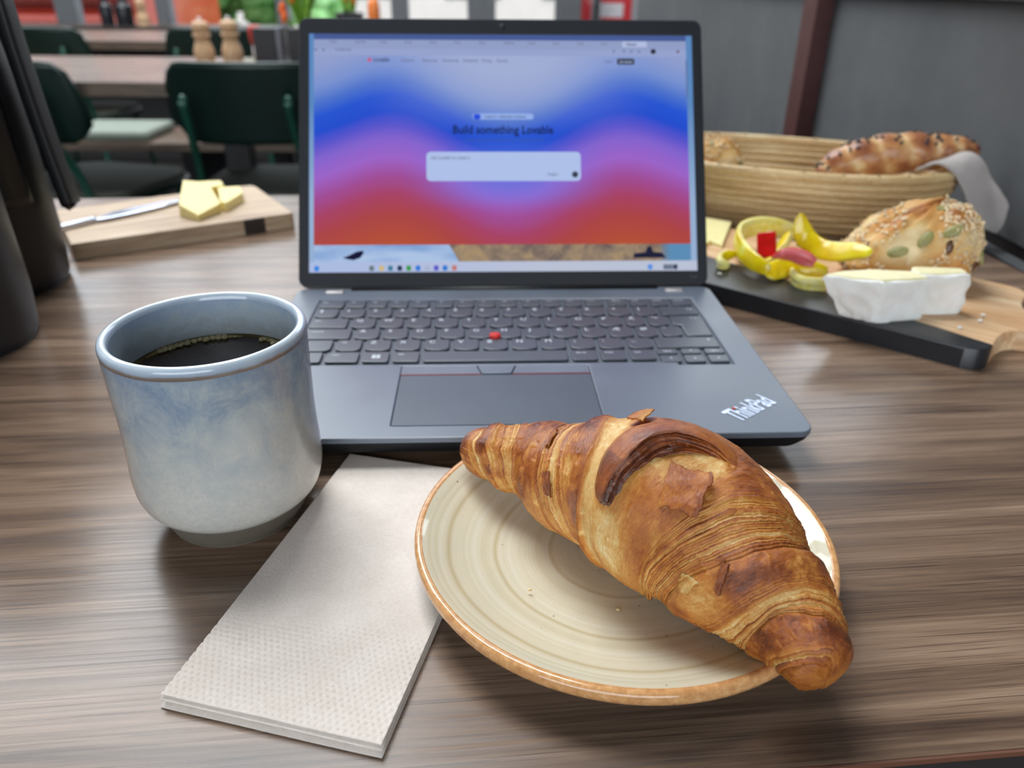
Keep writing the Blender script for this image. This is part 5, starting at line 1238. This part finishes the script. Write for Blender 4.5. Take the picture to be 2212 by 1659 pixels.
def chair_proto():
    o = thing('dining_chair', '', 'chair')
    # local: +y is the way the sitter faces, origin on the floor under the seat
    n_, m_ = 17, 15
    G = np.zeros((n_, m_, 3))
    for a in range(n_):
        f_ = a/(n_-1)*2-1
        for b_ in range(m_):
            h_ = b_/(m_-1)
            hw = 0.19 + 0.012*math.sin(math.pi*h_) - 0.012*h_
            z = 0.595 + 0.195*h_
            # round the corners of the shell
            ed = abs(f_)
            zz = z - (0.030*max(0, (ed-0.80)/0.20)**2.2 if h_ > 0.5 else -0.045*max(0, (ed-0.70)/0.30)**2)*(abs(h_-0.5)*2)**2
            G[a, b_] = (f_*hw, -0.235 - 0.045*h_ + 0.045*f_*f_, zz)
    obj('backrest', gridm('backrest', G, GREEN, 0.010), o)
    b = rrect(0.42, 0.40, 0.10, 8, 0, -0.01)
    me = prismm('seat', b, 0.428, 0.446, GREEN, 0.006, 2, bevel_bottom=True); obj('seat', me, o)
    obj('seat_pad', prismm('seat_pad', rrect(0.40, 0.38, 0.095, 8, 0, -0.01), 0.446, 0.462, OLIVE, 0.007, 3), o)
    for sx in (-1, 1):
        P_ = smooth_path([(sx*0.125, -0.298, 0.705), (sx*0.128, -0.270, 0.62), (sx*0.150, -0.210, 0.435), (sx*0.205, -0.275, 0.0)], 24)
        obj('leg', sweepm('leg', P_, circ(0.0105, 8), GREENM, up=(0, 1, 0)), o)
        P_ = smooth_path([(sx*0.15, -0.15, 0.42), (sx*0.16, 0.12, 0.42), (sx*0.195, 0.20, 0.0)], 16)
        obj('leg', sweepm('leg', P_, circ(0.0105, 8), GREENM, up=(1, 0, 0)), o)
        obj('bolt', ballm('bolt', 0.013, GREENM, 1, 0.5, 1, 1), o, (sx*0.125, -0.292, 0.71))
    return o
proto = chair_proto()
chairs = [(-0.655, 1.885, 0, 'dark green shell chair right beside the laptop screen with its back turned'),
          (-1.175, 1.885, -14, 'dark green shell chair behind the vacuum jugs with its back turned'),
          (-1.86, 3.20, 0, 'dark green shell chair at the third table, left of the two'),
          (-1.17, 3.20, 0, 'dark green shell chair at the third table behind the pepper mills')]
for n, (u, v_, r_, l_) in enumerate(chairs):
    o = proto if n == 0 else copy_tree(proto)
    o.location = uv(u, v_, FZ); o.rotation_euler = (0, 0, ROOM+math.radians(r_)); o['label'] = l_; o['group'] = 'dark green shell chairs'

# ------------------------------------------------------------------ things on the second table and the sill
BEECH = wood('beech_mill', ['a5805c', 'bd9a76', 'd0b090'], (30, 30, 6), 0.45, 0.1).m
def mill(label, u, v, z, s=1.0):
    c = uv(u, v, z); o = thing('pepper_mill', label, 'mill', tuple(c), 0, 'turned wooden pepper mills')
    pr_ = [(0, 0), (0.026, 0), (0.0285, 0.002), (0.0285, 0.006), (0.0265, 0.009), (0.0285, 0.022), (0.0275, 0.036), (0.0225, 0.052), (0.0195, 0.062), (0.0205, 0.068), (0.0235, 0.072), (0.0235, 0.0785), (0.0, 0.0785)]
    obj('body', lathem('body', [(a*s, c_*s) for a, c_ in smooth_path([(a, c_, 0) for a, c_ in pr_], 60)[:, :2]], 32, BEECH), o)
    pr_ = [(0, 0.079), (0.019, 0.079), (0.0195, 0.083), (0.0225, 0.089), (0.0235, 0.097), (0.021, 0.106), (0.013, 0.1115), (0, 0.113)]
    obj('head', lathem('head', [(max(a, 0)*s, c_*s) for a, c_ in smooth_path([(a, c_, 0) for a, c_ in pr_], 40)[:, :2]], 32, BEECH), o)
    obj('knob', ballm('knob', 0.006*s, HINGE, sub=2), o, (0, 0, 0.116*s))
mill('turned beech pepper mill on the second table, left of the pair', -0.905, 2.13, 0, 1.03)
mill('turned beech pepper mill on the second table, right of the pair', -0.822, 2.13, 0, 1.06)
mill('turned wooden pepper mill standing on the dark window sill', -1.985, 4.27, -0.012, 1.15)
POTM = simple('black_planter', '17151a', 0.5); SOILM = simple('white_pebble', 'd9d8d2', 0.7)
LEAFM = NT('fresh_green_leaf'); n1 = LEAFM.noise(LEAFM.coord('Object', (40, 40, 12)), 1.0, 3); LEAFM.set('Base Color', LEAFM.ramp(n1, [(0.3, lin('5f9a2c')), (0.7, lin('9cc653'))])); LEAFM.set('Roughness', 0.4); LEAFM = LEAFM.m
ORNG = simple('orange_petal', 'f4702a', 0.6)
def leafm(L, w, bend, mat=LEAFM):
    G = []
    for a in np.linspace(0, 1, 8):
        ww_ = w*math.sin(math.pi*min(1, 0.12+a*0.88))**0.8
        G.append([(x*ww_, bend*a*a, L*a*(1-0.25*a*bend/L) + abs(x)*0.15*ww_) for x in (-1, -0.5, 0, 0.5, 1)])
    return gridm('leaf', G, mat, 0.0006)
LEAF = leafm(0.15, 0.010, 0.05)
def planter(label, u, v, z, w, h, leaves, flowers, pebbles=True, seed=0):
    c = uv(u, v, z); o = thing('planter', label, 'plant', tuple(c), ROOM)
    rr_ = random.Random(seed)
    obj('pot', boxm('pot', -w/2, w/2, -w/2, w/2, 0, h, POTM, 0.003), o)
    if pebbles:
        pm = ballm('pebble', 0.009, SOILM, 1.2, 1, 0.7, 1)
        for q in range(16): obj('pebble', pm, o, ((rr_.random()-.5)*w*0.85, (rr_.random()-.5)*w*0.85, h+0.004), (0, 0, rr_.random()*6))
    for q in range(leaves):
        lo_ = obj('leaf', LEAF, o, ((rr_.random()-.5)*w*0.4, (rr_.random()-.5)*w*0.4, h), (rr_.uniform(-.35, .35), rr_.uniform(-.4, .4), rr_.random()*6.28)); sc = rr_.uniform(0.8, 1.25); lo_.scale = (sc, sc, sc)
    for (x, y, zz, r) in flowers:
        fb = ballm('flower', r, ORNG, 0.75, 0.75, 1.5, 2); obj('flower', fb, o, (x, y, zz), (0.2, 0.3, 0))
        P_ = smooth_path([(x*0.3, y*0.3, h), (x*0.8, y*0.8, h+(zz-h)*0.5), (x, y, zz)], 8); obj('stem', sweepm('stem', P_, circ(0.0025, 6), LEAFM, up=(0, 1, 0)), o)
planter('black planter with upright green leaves, orange flowers and white pebbles by the laptop screen', -0.600, 2.12, 0, 0.085, 0.098, 22, [(-0.052, -0.02, 0.150, 0.013), (-0.046, -0.03, 0.128, 0.012), (-0.020, -0.03, 0.175, 0.012), (0.02, 0, 0.20, 0.012)], True, 3)
c = uv(-0.705, 2.12, 0); o = thing('menu_holder', 'black box shaped menu holder with a grey edge between mills and planter', 'holder', tuple(c), ROOM)
obj('box', boxm('box', -0.038, 0.030, -0.04, 0.04, 0, 0.100, POTM, 0.003), o); obj('grey_edge', boxm('grey_edge', 0.031, 0.041, -0.042, 0.04, 0, 0.102, simple('grey_metal_edge', '6e7078', 0.4), 0.001), o)
c = uv(-0.775, 2.22, 0); o = thing('sauce_bottle', 'small red sauce bottle with a white cap beside the menu holder', 'bottle', tuple(c))
obj('body', lathem('body', smooth_path([(0, 0.045, 0), (0.012, 0.045, 0), (0.019, 0.060, 0), (0.019, 0.092, 0), (0.012, 0.100, 0), (0, 0.100, 0)], 24)[:, :2], 24, simple('red_label', 'b3352c', 0.4)), o)
obj('cap', lathem('cap', [(0, 0), (0.011, 0), (0.014, 0.004), (0.013, 0.0455), (0, 0.0455)], 24, simple('white_cap', 'd8d4d0', 0.4)), o)
planter('black planter with a tuft of orange flowers just above the laptop lid', -0.86, 4.24, -0.012, 0.13, 0.075, 14, [(-0.01, 0, 0.15, 0.025), (-0.05, 0, 0.17, 0.022), (0.02, 0.02, 0.13, 0.022)], False, 5)
planter('black planter with bushy green leaves on the sill above the jugs', -2.74, 4.22, -0.012, 0.13, 0.10, 26, [], False, 9)
c = uv(-0.728, 4.24, -0.012); o = thing('bottle', 'orange glass bottle on the sill behind the laptop lid', 'bottle', tuple(c))
obj('body', lathem('body', smooth_path([(0, 0, 0), (0.030, 0, 0), (0.032, 0.01, 0), (0.032, 0.11, 0), (0.014, 0.15, 0), (0.013, 0.19, 0), (0, 0.192, 0)], 30)[:, :2], 24, simple('orange_glass', 'e07a35', 0.15)), o)
obj('label', lathem('label', [(0.0325, 0.03), (0.0327, 0.032), (0.0327, 0.085), (0.0325, 0.087)], 24, POTM), o)
for n, (u, h, r, l_) in enumerate(((-2.17, 0.115, 0.033, 'dark glass bottle standing on the sill in front of the red van'), (-2.075, 0.115, 0.045, 'squat black jar on the sill next to the wooden mill'))):
    c = uv(u, 4.26, -0.012); o = thing('bottle' if n == 0 else 'jar', l_, 'bottle' if n == 0 else 'jar', tuple(c))
    obj('body', lathem('body', smooth_path([(0, 0, 0), (r*0.9, 0, 0), (r, 0.01, 0), (r, h*0.75, 0), (r*0.5, h, 0), (r*0.45, h*1.3, 0), (0, h*1.31, 0)], 30)[:, :2], 24, JUG2), o)
    obj('cap', lathem('cap', [(0, h*1.31), (r*0.5, h*1.31), (r*0.5, h*1.45), (0, h*1.46)], 24, HINGE), o)

# ------------------------------------------------------------------ the street beyond the glass
VANM = simple('red_van_paint', 'a82a12', 0.3, var=0.08, nscale=3, coat=0.5)
c = uv(-3.35, 6.6, -0.8); o = thing('delivery_van', 'orange red van parked outside the left window', 'van', tuple(c), ROOM)
obj('body', boxm('body', -1.35, 0.72, -0.9, 0.9, 0.28, 1.95, VANM, 0.08, 4), o)
for x in (-0.95, 0.30):
    w_ = obj('wheel', lathem('wheel', [(0, -0.1), (0.28, -0.1), (0.31, -0.07), (0.31, 0.07), (0.28, 0.1), (0, 0.1)], 32, POTM), o, (x, -0.84, 0.31), (math.pi/2, 0, 0))
obj('side_lamp', boxm('side_lamp', 0.02, 0.46, -0.925, -0.89, 1.02, 1.12, simple('orange_lamp_lens', 'ff6a3a', 0.15), 0.03, 3), o)
obj('side_lamp', boxm('side_lamp', 0.58, 0.70, -0.925, -0.89, 1.00, 1.12, bpy.data.materials['orange_lamp_lens'], 0.03, 3), o)
obj('sill_guard', boxm('sill_guard', -1.3, 0.70, -0.93, -0.88, 0.30, 0.78, simple('pale_red_guard', 'e0756a', 0.4), 0.02), o)
obj('rub_strip', boxm('rub_strip', -1.3, 0.70, -0.935, -0.88, 0.84, 0.94, simple('dull_red_strip', '7d2a20', 0.5), 0.015), o)
HEDGE = NT('hedge_leaves'); n1 = HEDGE.noise(HEDGE.coord(), 9, 5); HEDGE.set('Base Color', HEDGE.ramp(n1, [(0.35, lin('4f8a3c')), (0.65, lin('9fd08a'))])); HEDGE.set('Roughness', 0.6); HEDGE = HEDGE.m
b = bmesh.new()
for q in range(60):
    Mx = Matrix.Translation((R_.uniform(-0.75, 0.75), R_.uniform(-0.25, 0.25), R_.uniform(0.25, 1.75))) @ Matrix.Rotation(R_.random()*6, 4, 'Z') @ Matrix.Diagonal((0.24, 0.2, 0.2, 1))
    bmesh.ops.create_icosphere(b, subdivisions=2, radius=1, matrix=Mx)
for v_ in b.verts: v_.co += Vector((vnoise(np.array([v_.co.x*9]), np.array([v_.co.y*9]), np.array([v_.co.z*9]), 3)[0]*0.07,)*3)
o = thing('shrub', 'bright green shrub outside behind the pepper mills', 'shrub', tuple(uv(-2.55, 8.9, -0.8)))
obj('foliage', bm_mesh('foliage', b, HEDGE, sharp=180), o)
obj('trunk', lathem('trunk', [(0.05, 0), (0.04, 0.5), (0, 0.5)], 10, POTM), o)
POST = simple('red_poster_print', 'e8343c', 0.45, var=0.05); WHT = simple('white_poster_print', 'f2ecec', 0.5)
c = uv(0.62, 5.0, -0.8); o = thing('poster_board', 'red poster board with white bands outside the right hand window', 'sign', tuple(c), ROOM)
obj('panel', boxm('panel', -0.24, 0.155, 0, 0.03, 0.25, 1.9, POST, 0.004), o)
for q in range(9): obj('white_band', boxm('white_band', -0.06, 0.06+0.03*(q % 2), -0.004, 0.001, 0.34+q*0.16, 0.42+q*0.16, WHT, 0.001), o)
for x in (-0.2, 0.12): obj('leg', boxm('leg', x-0.02, x+0.02, 0.03, 0.06, 0, 1.2, BLACK_METAL), o)
c = uv(0.515, 4.75, -0.8); o = thing('street_post', 'dark post in front of the red poster board', 'post', tuple(c), ROOM)
obj('shaft', lathem('shaft', [(0, 0), (0.06, 0), (0.06, 0.02), (0.028, 0.03), (0.026, 2.4), (0, 2.41)], 20, POTM), o)
# pale building across the street with its windows
BLD = simple('pale_render', 'b9b0a8', 0.8, var=0.04, nscale=4)
c = uv(-1.5, 15.0, -0.8); o = thing('building', 'pale building across the street seen through the windows', 'building', tuple(c), ROOM)
obj('facade', boxm('facade', -9, 9, 0, 0.5, 0, 5.5, BLD), o)
for q in range(10):
    for h_ in (0.7, 3.2):
        wf = obj('window', boxm('window', -8.4+q*1.75, -7.4+q*1.75, -0.03, 0.02, h_, h_+1.5, FRAME, 0.01), o)
        obj('pane', boxm('pane', -8.3+q*1.75, -7.5+q*1.75, -0.04, -0.02, h_+0.1, h_+1.4, simple('dim_pane', '7d8ea0', 0.15) if (q, h_) == (0, 0.7) else bpy.data.materials['dim_pane']), wf)
